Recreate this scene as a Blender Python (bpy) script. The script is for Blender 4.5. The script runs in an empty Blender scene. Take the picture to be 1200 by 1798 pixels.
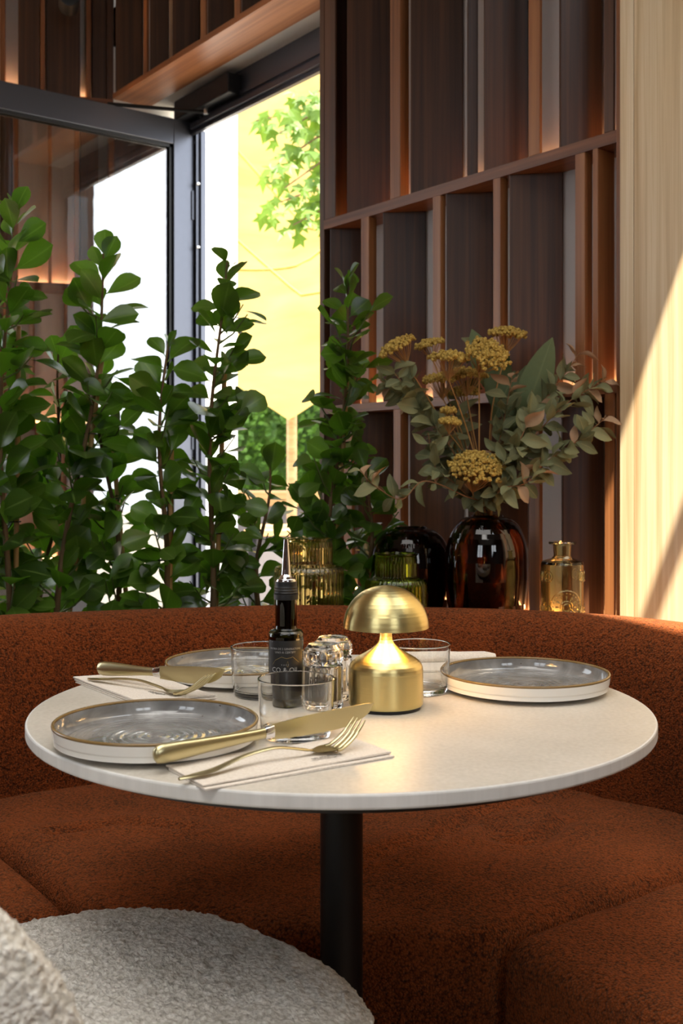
import bpy, bmesh, math, random
from math import pi, sin, cos, sqrt, radians, atan2
from mathutils import Vector, Matrix, noise

# ------------------------------------------------------------------ camera
F, CX, HY = 1920.0, 600.0, 830.0          # focal length in pixels, image centre x, horizon row
CH = 1.007                                # camera height
PHI = atan2(1460.0, F); PHI = pi/2-PHI    # camera yaw from +Y towards -X (walls are axis aligned)
cP, sP = cos(PHI), sin(PHI)
SC = bpy.context.scene
COL = SC.collection
cam_d = bpy.data.cameras.new('camera'); cam = bpy.data.objects.new('camera', cam_d); COL.objects.link(cam)
cam_d.sensor_fit = 'VERTICAL'; cam_d.sensor_height = 36.0; cam_d.lens = F/1798*36
cam_d.shift_y = -(899-HY)/1798; cam_d.clip_start = 0.02; cam_d.clip_end = 200
cam.location = (0, 0, CH); cam.rotation_euler = (pi/2, 0, PHI)
cam_d.dof.use_dof = True; cam_d.dof.focus_distance = 1.45; cam_d.dof.aperture_fstop = 10.0
SC.camera = cam

# ------------------------------------------------------------------ light, sky, exposure
SC.view_settings.view_transform = 'Standard'; SC.view_settings.look = 'None'
SC.view_settings.gamma = 1.0; SC.view_settings.use_curve_mapping = False
SC.view_settings.exposure = 0.0
SC.cycles.max_bounces = 16; SC.cycles.transmission_bounces = 16; SC.cycles.transparent_max_bounces = 16
W = bpy.data.worlds.new('world'); SC.world = W; W.use_nodes = True
bg = W.node_tree.nodes['Background']; bg.inputs[0].default_value = (0.88, 0.94, 1.0, 1); bg.inputs[1].default_value = 5.0
SUN_DIR = Vector((0.4226, -0.25, 1.0)).normalized()
sun_d = bpy.data.lights.new('sun', 'SUN'); sun_d.energy = 24.0; sun_d.angle = radians(0.55); sun_d.color = (1.0, 0.90, 0.74)
sun = bpy.data.objects.new('sun', sun_d); COL.objects.link(sun)
sun.rotation_euler = SUN_DIR.to_track_quat('Z', 'Y').to_euler(); sun.location = SUN_DIR*12
def area(name, loc, target, sx, sy, power, color, spread=180):
    d = bpy.data.lights.new(name, 'AREA'); d.shape = 'RECTANGLE'; d.size = sx; d.size_y = sy; d.energy = power; d.color = color; d.spread = radians(spread)
    o = bpy.data.objects.new(name, d); COL.objects.link(o); o.location = loc
    o.rotation_euler = (Vector(loc)-Vector(target)).to_track_quat('Z', 'Y').to_euler()
    return o
area('overhead_fill_light', (-0.75, 0.15, 2.93), (-0.75, 0.35, 0), 1.8, 1.4, 15.0, (1.0, 0.96, 0.90), 115)  # added soft fill over the table, under closed ceiling without a roof window
area('rear_overhead_fill_light', (0.35, -0.65, 2.93), (0.15, -0.3, 0), 1.2, 1.0, 11.0, (1.0, 0.96, 0.90), 110)  # second added overhead fill, for the chair and seats below the table
area('side_window_light', (2.12, -0.15, 2.05), (-1, -0.15, 2.05), 1.0, 1.0, 1.5, (1.0, 0.96, 0.90))
area('front_window_light', (0.3, -2.12, 1.9), (0.3, 1, 1.9), 1.1, 1.1, 0.6, (0.93, 0.96, 1.0))

# ------------------------------------------------------------------ helpers
def P(lat, dep, z=0.0):
    return Vector((lat*cP-dep*sP, lat*sP+dep*cP, z))
def px(x, y, dep):
    return P((x-CX)/F*dep, dep, CH+(HY-y)/F*dep)
def rnd(a, b): return random.uniform(a, b)

def tag(o, label=None, cat=None, group=None, kind=None):
    if label: o['label'] = label
    if cat: o['category'] = cat
    if group: o['group'] = group
    if kind: o['kind'] = kind
    return o
def thing(name, label, cat, loc, rz=PHI, group=None):
    o = bpy.data.objects.new(name, None); COL.objects.link(o)
    o.empty_display_size = 0.05; o.location = loc; o.rotation_euler = (0, 0, rz)
    return tag(o, label, cat, group)
def link(name, me, parent=None, mat=None):
    o = bpy.data.objects.new(name, me); COL.objects.link(o)
    if parent is not None: o.parent = parent
    if mat is not None and not me.materials: me.materials.append(mat)
    return o

def sup(prof, closed=False, d=0.0007):
    # support rings close to both ends of every long segment keep smooth shading local to the bends
    out = []; m = len(prof)
    for i in range(m if closed else m-1):
        a, b = prof[i], prof[(i+1) % m]; L = math.hypot(b[0]-a[0], b[1]-a[1]); out.append(a)
        if L > 4*d:
            for k in (d/L, 1-d/L): out.append((a[0]+(b[0]-a[0])*k, a[1]+(b[1]-a[1])*k))
    if not closed: out.append(prof[-1])
    return out
class MB:
    def __init__(s): s.v = []; s.f = []
    def add(s, vs, fs):
        n = len(s.v); s.v += [tuple(v) for v in vs]; s.f += [tuple(i+n for i in f) for f in fs]; return s
    def box(s, x0, x1, y0, y1, z0, z1, M=None):
        vs = [Vector(p) for p in ((x0,y0,z0),(x1,y0,z0),(x1,y1,z0),(x0,y1,z0),(x0,y0,z1),(x1,y0,z1),(x1,y1,z1),(x0,y1,z1))]
        if M is not None: vs = [M @ v for v in vs]
        return s.add(vs, [(0,3,2,1),(4,5,6,7),(0,1,5,4),(1,2,6,5),(2,3,7,6),(3,0,4,7)])
    def lathe(s, prof, n=48, c=(0,0,0), ribs=0, amp=0.0, ribz=None, closed=False):
        if n >= 20: prof = sup(prof, closed)
        vs = []; fs = []
        for (r, z) in prof:
            for k in range(n):
                a = 2*pi*k/n; rr = r
                if ribs and r > 1e-5 and (ribz is None or ribz[0] <= z <= ribz[1]): rr = r+amp*abs(cos(ribs*a/2))-amp*0.5
                vs.append((c[0]+rr*cos(a), c[1]+rr*sin(a), c[2]+z))
        m = len(prof)
        for i in range(m-1 if not closed else m):
            j = (i+1) % m
            for k in range(n):
                k2 = (k+1) % n
                fs.append((i*n+k, i*n+k2, j*n+k2, j*n+k))
        if not closed:
            if prof[0][0] > 1e-6: fs.append(tuple(reversed(range(n))))
            if prof[-1][0] > 1e-6: fs.append(tuple(range((m-1)*n, m*n)))
        return s.add(vs, fs)
    def tube(s, pts, rad, n=6, cap=True):
        pts = [Vector(p) for p in pts]; m = len(pts)
        if not hasattr(rad, '__len__'): rad = [rad]*m
        vs = []; fs = []; t0 = (pts[1]-pts[0]).normalized()
        u = t0.orthogonal().normalized()
        for i, p in enumerate(pts):
            t = (pts[min(i+1, m-1)]-pts[max(i-1, 0)]).normalized()
            u = (u-t*u.dot(t)).normalized(); w = t.cross(u)
            for k in range(n):
                a = 2*pi*k/n; vs.append(p+(u*cos(a)+w*sin(a))*rad[i])
        for i in range(m-1):
            for k in range(n):
                k2 = (k+1) % n; fs.append((i*n+k, i*n+k2, (i+1)*n+k2, (i+1)*n+k))
        if cap: fs.append(tuple(reversed(range(n)))); fs.append(tuple(range((m-1)*n, m*n)))
        return s.add(vs, fs)
    def grid(s, rows, closed_u=False):
        n = len(rows[0]); vs = [p for r in rows for p in r]; fs = []
        for i in range(len(rows)-1):
            for k in range(n-1 if not closed_u else n):
                k2 = (k+1) % n; fs.append((i*n+k, i*n+k2, (i+1)*n+k2, (i+1)*n+k))
        return s.add(vs, fs)
    def prism(s, poly, z0, z1):
        n = len(poly); vs = [(p[0], p[1], z0) for p in poly]+[(p[0], p[1], z1) for p in poly]
        fs = [tuple(reversed(range(n))), tuple(range(n, 2*n))]+[(k, (k+1) % n, n+(k+1) % n, n+k) for k in range(n)]
        return s.add(vs, fs)
    def mesh(s, name, mat=None, smooth=None, weld=False):
        me = bpy.data.meshes.new(name); me.from_pydata(s.v, [], s.f); me.update()
        if weld:
            b = bmesh.new(); b.from_mesh(me); bmesh.ops.remove_doubles(b, verts=b.verts, dist=1e-6)
            bmesh.ops.recalc_face_normals(b, faces=b.faces); b.to_mesh(me); b.free()
        if smooth is not None:
            me.polygons.foreach_set('use_smooth', [True]*len(me.polygons))
            if smooth < 180: me.set_sharp_from_angle(angle=radians(smooth))
        if mat: me.materials.append(mat)
        return me
    def build(s, name, mat, parent=None, smooth=None, weld=False):
        return link(name, s.mesh(name, mat, smooth, weld), parent)
def bev(o, w=0.002, seg=2):
    m = o.modifiers.new('bevel', 'BEVEL'); m.width = w; m.segments = seg; m.limit_method = 'ANGLE'; return o

# ------------------------------------------------------------------ materials
def lin(c): return tuple((v/12.92 if v <= .04045 else ((v+.055)/1.055)**2.4) for v in c)
def rgb(r, g, b): return lin((r/255, g/255, b/255))+(1,)
class NT:
    def __init__(s, name):
        s.m = bpy.data.materials.new(name); s.m.use_nodes = True; s.t = s.m.node_tree
        s.b = s.t.nodes['Principled BSDF']
    def n(s, kind, **kw):
        o = s.t.nodes.new('ShaderNode'+kind)
        for k, v in kw.items():
            if k in o.inputs: o.inputs[k].default_value = v
            else: setattr(o, k, v)
        return o
    def l(s, a, b): s.t.links.new(a, b)
    def ramp(s, fac, stops):
        r = s.n('ValToRGB'); e = r.color_ramp.elements
        while len(e) < len(stops): e.new(0.5)
        for k, (p, c) in enumerate(stops): e[k].position = p; e[k].color = c
        s.l(fac, r.inputs[0]); return r.outputs[0]
    def coord(s, scale=(1,1,1), what='Object', rand=False):
        tc = s.n('TexCoord'); mp = s.n('Mapping'); mp.inputs['Scale'].default_value = scale
        s.l(tc.outputs[what], mp.inputs[0])
        if rand:
            oi = s.n('ObjectInfo'); mu = s.n('Math', operation='MULTIPLY'); mu.inputs[1].default_value = 37.0
            s.l(oi.outputs['Random'], mu.inputs[0]); s.l(mu.outputs[0], mp.inputs['Location'])
        return mp.outputs[0]
    def bump(s, h, strength, dist):
        b = s.n('Bump', Strength=strength, Distance=dist); s.l(h, b.inputs['Height']); s.l(b.outputs[0], s.b.inputs['Normal']); return b
    def set(s, **kw):
        for k, v in kw.items(): s.b.inputs[k.replace('_', ' ')].default_value = v
        return s
def plain(name, col, rough=0.5, metal=0.0, **kw):
    t = NT(name); t.set(Base_Color=col, Roughness=rough, Metallic=metal, **kw)
    nz = t.n('TexNoise', Scale=60.0, Detail=3.0); t.l(t.coord(), nz.inputs['Vector'])
    mp = t.n('MapRange'); mp.inputs[3].default_value = max(0.02, rough-0.05); mp.inputs[4].default_value = rough+0.05
    t.l(nz.outputs[0], mp.inputs[0]); t.l(mp.outputs[0], t.b.inputs['Roughness'])
    return t.m
def wood(name, cd, cm, cl, rough=0.42, axis='z', rand=True, spec=0.5):
    t = NT(name); sc = {'z': (70, 70, 1.1), 'x': (1.1, 70, 70), 'y': (70, 1.1, 70)}[axis]
    v = t.coord(sc, rand=rand)
    n1 = t.n('TexNoise', Scale=1.0, Detail=5.0, Roughness=0.65, Distortion=0.4); t.l(v, n1.inputs['Vector'])
    sc2 = tuple(k*0.16 if k > 2 else k*0.35 for k in sc)
    n2 = t.n('TexNoise', Scale=1.0, Detail=2.0); t.l(t.coord(sc2, rand=rand), n2.inputs['Vector'])
    mx = t.n('Mix', data_type='FLOAT'); mx.inputs[0].default_value = 0.42; t.l(n1.outputs[0], mx.inputs[2]); t.l(n2.outputs[0], mx.inputs[3])
    t.l(t.ramp(mx.outputs[0], [(0.33, cd), (0.5, cm), (0.68, cl)]), t.b.inputs['Base Color'])
    t.set(Roughness=rough); t.b.inputs['Specular IOR Level'].default_value = spec
    t.bump(n1.outputs[0], 0.12, 0.001); return t.m
def pile(name, cd, cl, scale=260.0, bump=0.9, dist=0.004, sheen=0.14, tint=(1,.55,.28,1), stretch=(1,1,1)):
    t = NT(name); v = t.coord(stretch)
    vo = t.n('TexVoronoi', Scale=scale); t.l(v, vo.inputs['Vector'])
    nz = t.n('TexNoise', Scale=scale*0.55, Detail=4.0, Roughness=0.7); t.l(v, nz.inputs['Vector'])
    nb = t.n('TexNoise', Scale=7.0, Detail=3.0); t.l(v, nb.inputs['Vector'])
    sb = t.n('Math', operation='SUBTRACT'); t.l(nz.outputs[0], sb.inputs[0])
    mu = t.n('Math', operation='MULTIPLY'); mu.inputs[1].default_value = 0.45; t.l(vo.outputs['Distance'], mu.inputs[0]); t.l(mu.outputs[0], sb.inputs[1])
    mb = t.n('Math', operation='MULTIPLY_ADD'); mb.inputs[1].default_value = 0.35; t.l(nb.outputs[0], mb.inputs[0]); t.l(sb.outputs[0], mb.inputs[2])
    t.l(t.ramp(mb.outputs[0], [(0.22, cd), (0.62, cl)]), t.b.inputs['Base Color'])
    t.set(Roughness=0.95, Sheen_Weight=sheen, Sheen_Roughness=0.45, Sheen_Tint=tint); t.b.inputs['Specular IOR Level'].default_value = 0.1
    t.bump(sb.outputs[0], bump, dist); return t.m
def glass(name, col, rough=0.0, ior=1.46, bumpy=0.0):
    t = NT(name); t.set(Base_Color=col, Roughness=rough, IOR=ior, Transmission_Weight=1.0)
    nz = t.n('TexNoise', Scale=14.0, Detail=1.0); t.l(t.coord(), nz.inputs['Vector']); t.bump(nz.outputs[0], 0.03+bumpy, 0.002)
    return t.m
def brushed(name, col, rough=0.28, amt=0.12, axis='z', metal=1.0):
    t = NT(name); sc = {'z': (2, 2, 620), 'x': (900, 40, 40), 'y': (30, 3, 30)}[axis]
    nz = t.n('TexNoise', Scale=1.0, Detail=3.0); t.l(t.coord(sc), nz.inputs['Vector'])
    mp = t.n('MapRange'); mp.inputs[3].default_value = rough-0.09; mp.inputs[4].default_value = rough+0.11
    t.l(nz.outputs[0], mp.inputs[0]); t.l(mp.outputs[0], t.b.inputs['Roughness'])
    t.set(Base_Color=col, Metallic=metal)
    if axis == 'z':
        t.set(Anisotropic=0.75, Anisotropic_Rotation=0.25); tg = t.n('Tangent', direction_type='RADIAL', axis='Z'); t.l(tg.outputs[0], t.b.inputs['Tangent'])
    t.bump(nz.outputs[0], amt, 0.0006); return t.m

M = {}
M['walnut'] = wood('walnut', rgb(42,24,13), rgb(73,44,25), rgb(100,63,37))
M['walnut_lit'] = wood('walnut_lit', rgb(104,62,34), rgb(140,88,50), rgb(168,112,66))  # paler walnut: light on batten fronts and left wall put into the colour
M['walnut_x'] = wood('walnut_x', rgb(74,42,24), rgb(110,66,38), rgb(140,88,54), axis='x')
M['soffit_wood'] = wood('soffit_wood', rgb(120,70,40), rgb(160,102,62), rgb(190,132,86), axis='x', rough=0.35)
M['oak'] = wood('oak', rgb(188,154,110), rgb(219,193,152), rgb(240,222,192), rough=0.38)
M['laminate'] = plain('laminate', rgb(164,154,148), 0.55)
M['plaster'] = plain('plaster', rgb(225,222,215), 0.8)
M['dark_ceiling'] = plain('dark_ceiling', rgb(120,112,104), 0.9)
M['white_wall'] = plain('white_wall', rgb(240,238,235), 0.85)
M['alu'] = plain('alu', rgb(96,98,106), 0.36, 0.85)
M['black_metal'] = plain('black_metal', rgb(22,22,23), 0.42, 0.3)
M['black_plastic'] = plain('black_plastic', rgb(15,15,16), 0.5)
M['steel'] = plain('steel', rgb(205,205,205), 0.2, 1.0)
M['chrome'] = plain('chrome', rgb(225,225,228), 0.08, 1.0)
M['floor'] = wood('floor_oak', rgb(92,66,44), rgb(120,90,60), rgb(140,108,76), axis='x')
M['rust'] = pile('rust_chenille', rgb(64,25,8), rgb(160,77,31), 320.0, 1.0, 0.011)
M['boucle'] = pile('white_boucle', rgb(190,184,172), rgb(238,234,226), 190.0, 1.0, 0.006, 0.1, (1,1,1,1))
M['brass'] = brushed('brushed_brass', rgb(214,197,138), 0.32, 0.35, 'z')
M['cutlery'] = brushed('champagne_cutlery', rgb(200,188,146), 0.30, 0.05, 'y')
M['reflective_pane'] = glass('reflective_pane', (0.97,0.98,0.97,1), 0.0, 2.2)  # IOR raised so the pane mirrors the bright outside more strongly
M['clear'] = glass('clear_glass', (0.98,0.985,0.98,1))
M['acrylic'] = glass('clear_acrylic', (0.985,0.985,0.985,1), 0.0, 1.49)
M['amber_ribbed'] = glass('amber_glass', rgb(247,230,178), 0.02, 1.46, 0.05)
M['green_glass'] = glass('green_glass', rgb(178,206,60), 0.02, 1.46, 0.05)
M['yellow_glass'] = glass('yellow_glass', rgb(250,246,206), 0.02, 1.46, 0.05)
M['bottle_glass'] = glass('bottle_glass', rgb(60,62,12), 0.02, 1.5)
def tortoise():
    t = NT('tortoise_glass'); v = t.coord((1.0, 1.0, 0.32))
    n1 = t.n('TexNoise', Scale=26.0, Detail=4.0, Distortion=1.2); t.l(v, n1.inputs['Vector'])
    t.l(t.ramp(n1.outputs[0], [(0.40, rgb(10,3,2)), (0.55, rgb(44,10,4)), (0.70, rgb(190,70,20))]), t.b.inputs['Base Color'])
    t.set(Roughness=0.03, IOR=1.48, Transmission_Weight=0.75, Coat_Weight=0.4, Coat_Roughness=0.02); return t.m
M['tortoise'] = tortoise()
M['dark_glass'] = glass('dark_brown_glass', rgb(70,26,14), 0.02, 1.48)
def tabletop():
    t = NT('tabletop_cream'); n1 = t.n('TexNoise', Scale=220.0, Detail=4.0); t.l(t.coord(), n1.inputs['Vector'])
    n2 = t.n('TexNoise', Scale=9.0, Detail=4.0); t.l(t.coord(), n2.inputs['Vector'])
    mx = t.n('Mix', data_type='FLOAT'); mx.inputs[0].default_value = .5; t.l(n1.outputs[0], mx.inputs[2]); t.l(n2.outputs[0], mx.inputs[3])
    t.l(t.ramp(mx.outputs[0], [(0.35, rgb(182,175,163)), (0.65, rgb(204,197,186))]), t.b.inputs['Base Color'])
    t.set(Roughness=0.40); t.bump(n1.outputs[0], 0.08, 0.0008); return t.m
M['tabletop'] = tabletop()
M['tabletop_edge'] = wood('tabletop_edge', rgb(205,203,198), rgb(216,214,210), rgb(226,224,220), 0.5, 'z', False)
def glaze():
    t = NT('grey_glaze'); v = t.coord()
    n1 = t.n('TexNoise', Scale=30.0, Detail=4.0, Distortion=1.0); t.l(v, n1.inputs['Vector'])
    vo = t.n('TexVoronoi', Scale=130.0); t.l(v, vo.inputs['Vector'])
    st = t.n('Math', operation='LESS_THAN'); st.inputs[1].default_value = 0.09; t.l(vo.outputs['Distance'], st.inputs[0])
    n3 = t.n('TexNoise', Scale=45.0); t.l(v, n3.inputs['Vector'])
    g = t.n('Math', operation='GREATER_THAN'); g.inputs[1].default_value = 0.52; t.l(n3.outputs[0], g.inputs[0])
    mu = t.n('Math', operation='MULTIPLY'); t.l(st.outputs[0], mu.inputs[0]); t.l(g.outputs[0], mu.inputs[1])
    mx = t.n('Mix', data_type='RGBA'); t.l(mu.outputs[0], mx.inputs[0])
    t.l(t.ramp(n1.outputs[0], [(0.3, rgb(106,104,102)), (0.7, rgb(148,147,145))]), mx.inputs[6]); mx.inputs[7].default_value = rgb(60,44,30)
    t.l(mx.outputs[2], t.b.inputs['Base Color']); t.set(Roughness=0.07, Coat_Weight=0.5, Coat_Roughness=0.03); return t.m
M['glaze'] = glaze()
M['white_glaze'] = plain('white_glaze', rgb(236,233,226), 0.18)
M['rim_glaze'] = plain('rim_glaze', rgb(124,98,58), 0.25)
def linen():
    t = NT('napkin_paper'); n1 = t.n('TexNoise', Scale=420.0, Detail=3.0); t.l(t.coord(), n1.inputs['Vector'])
    t.l(t.ramp(n1.outputs[0], [(0.3, rgb(208,197,184)), (0.7, rgb(226,218,207))]), t.b.inputs['Base Color'])
    t.set(Roughness=0.9); t.bump(n1.outputs[0], 0.2, 0.0006); return t.m
M['napkin'] = linen()
M['ink'] = plain('ink', rgb(34,32,31), 0.7)
M['label_black'] = plain('label_black', rgb(13,13,14), 0.5)
M['label_grey'] = plain('label_grey', rgb(150,150,150), 0.6)
M['label_gold'] = plain('label_gold', rgb(150,130,80), 0.5, 0.4)
def leafmat(name, cd, cl, mid, rough, trans=0.25, tcol=None):
    t = NT(name); oi = t.n('ObjectInfo'); uv = t.n('TexCoord')
    sp = t.n('SeparateXYZ'); t.l(uv.outputs['UV'], sp.inputs[0])
    sb = t.n('Math', operation='SUBTRACT'); sb.inputs[1].default_value = 0.5; t.l(sp.outputs[1], sb.inputs[0])
    ab = t.n('Math', operation='ABSOLUTE'); t.l(sb.outputs[0], ab.inputs[0])
    lt = t.n('MapRange'); lt.inputs[1].default_value = 0.01; lt.inputs[2].default_value = 0.05; lt.inputs[3].default_value = 0.7; lt.inputs[4].default_value = 0.0
    t.l(ab.outputs[0], lt.inputs[0])
    nz = t.n('TexNoise', Scale=25.0, Detail=2.0); t.l(t.coord(), nz.inputs['Vector'])
    ad = t.n('Math', operation='MULTIPLY_ADD'); ad.inputs[1].default_value = 0.35; t.l(nz.outputs[0], ad.inputs[0])
    m2 = t.n('Math', operation='MULTIPLY'); m2.inputs[1].default_value = 0.75; t.l(oi.outputs['Random'], m2.inputs[0]); t.l(m2.outputs[0], ad.inputs[2])
    base = t.ramp(ad.outputs[0], [(0.1, cd), (0.9, cl)])
    mx = t.n('Mix', data_type='RGBA'); t.l(lt.outputs[0], mx.inputs[0]); t.l(base, mx.inputs[6]); mx.inputs[7].default_value = mid
    t.l(mx.outputs[2], t.b.inputs['Base Color']); t.set(Roughness=rough)
    tr = t.n('BsdfTranslucent'); tr.inputs[0].default_value = tcol or cl
    ms = t.n('MixShader'); ms.inputs[0].default_value = trans
    t.l(t.b.outputs[0], ms.inputs[1]); t.l(tr.outputs[0], ms.inputs[2])
    t.l(ms.outputs[0], t.t.nodes['Material Output'].inputs[0]); return t.m
M['ficus'] = leafmat('ficus_leaf', rgb(30,50,16), rgb(78,104,36), rgb(108,132,64), 0.30, 0.36, rgb(104,160,36))
M['euca'] = leafmat('eucalyptus_leaf', rgb(86,94,64), rgb(140,140,98), rgb(152,142,98), 0.7, 0.15)
M['euca_tan'] = leafmat('dry_tan_leaf', rgb(150,120,86), rgb(186,150,116), rgb(170,130,96), 0.75, 0.15)
M['olive_leaf'] = leafmat('olive_leaf', rgb(70,84,46), rgb(92,104,60), rgb(110,118,72), 0.65, 0.12)
M['tree_leaf'] = leafmat('tree_leaf', rgb(62,92,24), rgb(92,122,36), rgb(104,132,56), 0.5, 0.4, rgb(116,148,36))
M['bark'] = plain('bark', rgb(96,74,46), 0.85)
M['green_stem'] = plain('green_stem', rgb(70,84,34), 0.7)
M['cane'] = wood('cane', rgb(150,112,64), rgb(176,136,84), rgb(196,160,104), 0.6)
M['dry_stem'] = plain('dry_stem', rgb(176,128,72), 0.8)
M['euca_stem'] = plain('euca_stem', rgb(140,98,62), 0.8)
def yarrow():
    t = NT('yarrow_florets'); n1 = t.n('TexNoise', Scale=260.0, Detail=3.0); t.l(t.coord(), n1.inputs['Vector'])
    t.l(t.ramp(n1.outputs[0], [(0.3, rgb(128,98,42)), (0.55, rgb(186,154,70)), (0.75, rgb(216,192,112))]), t.b.inputs['Base Color'])
    t.set(Roughness=0.9); t.bump(n1.outputs[0], 0.6, 0.002); return t.m
M['yarrow'] = yarrow()
M['soil'] = plain('soil', rgb(38,28,20), 0.95)
M['planter'] = plain('planter', rgb(34,32,31), 0.6)
def emit(name, col, s):
    t = NT(name); t.set(Base_Color=col, Emission_Color=col, Emission_Strength=s); return t.m
M['led'] = emit('led_strip', (1.0, 0.46, 0.16, 1), 34.0)
M['led_left'] = emit('led_strip_left', (1.0, 0.60, 0.30, 1), 170.0)
M['lamp_glow'] = emit('lamp_glow', (1.0, 0.66, 0.30, 1), 14.0)
def canvas():
    t = NT('yellow_canvas'); nz = t.n('TexNoise', Scale=1.3, Detail=3.0, Distortion=0.5); t.l(t.coord((1,1,3)), nz.inputs['Vector'])
    c = t.ramp(nz.outputs[0], [(0.3, rgb(146,120,62)), (0.7, rgb(162,138,82))]); t.l(c, t.b.inputs['Base Color']); t.set(Roughness=0.9)
    tr = t.n('BsdfTranslucent'); t.l(c, tr.inputs[0]); ms = t.n('MixShader'); ms.inputs[0].default_value = 0.5
    t.l(t.b.outputs[0], ms.inputs[1]); t.l(tr.outputs[0], ms.inputs[2]); t.l(ms.outputs[0], t.t.nodes['Material Output'].inputs[0])
    t.bump(nz.outputs[0], 0.4, 0.05); return t.m
M['canvas'] = canvas()
M['canvas_seam'] = plain('canvas_seam', rgb(190,160,70), 0.9)
def hedgem():
    t = NT('hedge_leaves'); nz = t.n('TexNoise', Scale=6.0, Detail=4.0); t.l(t.coord(), nz.inputs['Vector'])
    t.l(t.ramp(nz.outputs[0], [(0.3, rgb(30,62,14)), (0.7, rgb(96,140,40))]), t.b.inputs['Base Color']); t.set(Roughness=0.6); return t.m
M['hedge'] = hedgem()
M['terrace'] = plain('terrace', rgb(176,168,156), 0.9)
M['teak'] = wood('teak', rgb(150,112,70), rgb(180,140,92), rgb(200,164,116), 0.6, 'x')
M['grey_stone'] = plain('grey_stone', rgb(96,92,94), 0.8)
M['spot_face'] = emit('spot_face', (0.9, 0.88, 0.82, 1), 0.35)  # weak added emission pales the lens; the spotlight itself is off

# ------------------------------------------------------------------ the setting
YF, YB = 1.818, 1.905          # slat wall: front of the planks, light backing panel
CEIL = 3.0
def struct(name, mb, mat, parent=None, smooth=None):
    o = mb.build(name, mat, parent, smooth)
    if parent is None: o['kind'] = 'structure'
    return o
struct('floor', MB().box(-6, 2.4, -2.4, 2.16, -0.06, 0), M['floor'])
cl = MB()
for (a, b, c, d) in ((-5.2,2.4,-2.4,1.0), (-5.2,2.4,1.8,2.3), (-5.2,-.722,1.0,1.8), (-.710,-.612,1.0,1.8), (-.4025,-.371,1.0,1.8), (0.35,2.4,1.0,1.8)):
    cl.box(a, b, c, d, CEIL, CEIL+0.03)
struct('ceiling', cl, M['dark_ceiling'])
# room behind the camera: front wall and side wall with window openings
w = MB().box(-5.2,-0.3,-2.3,-2.2,0,CEIL).box(0.9,2.4,-2.3,-2.2,0,CEIL).box(-.3,.9,-2.3,-2.2,0,1.3).box(-.3,.9,-2.3,-2.2,2.5,CEIL)
struct('wall_front', w, M['walnut'])
w = MB().box(2.2,2.3,-2.2,-.7,0,CEIL).box(2.2,2.3,.4,1.82,0,CEIL).box(2.2,2.3,-.7,.4,0,1.5).box(2.2,2.3,-.7,.4,2.6,CEIL)
struct('wall_right', w, M['walnut'])
w1 = struct('window_1', MB().box(-.32,.92,-2.28,-2.2,1.26,1.32).box(-.32,.92,-2.28,-2.2,2.48,2.54).box(-.32,-.26,-2.28,-2.2,1.26,2.54).box(.86,.92,-2.28,-2.2,1.26,2.54).box(.27,.33,-2.28,-2.2,1.3,2.5).box(-.3,.9,-2.28,-2.2,1.9,1.95), M['alu'])
w2 = struct('window_2', MB().box(2.2,2.28,-.72,.42,1.46,1.52).box(2.2,2.28,-.72,.42,2.57,2.63).box(2.2,2.28,-.72,-.66,1.46,2.6).box(2.2,2.28,.36,.42,1.46,2.6).box(2.2,2.28,-.18,-.12,1.5,2.6), M['alu'])

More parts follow.
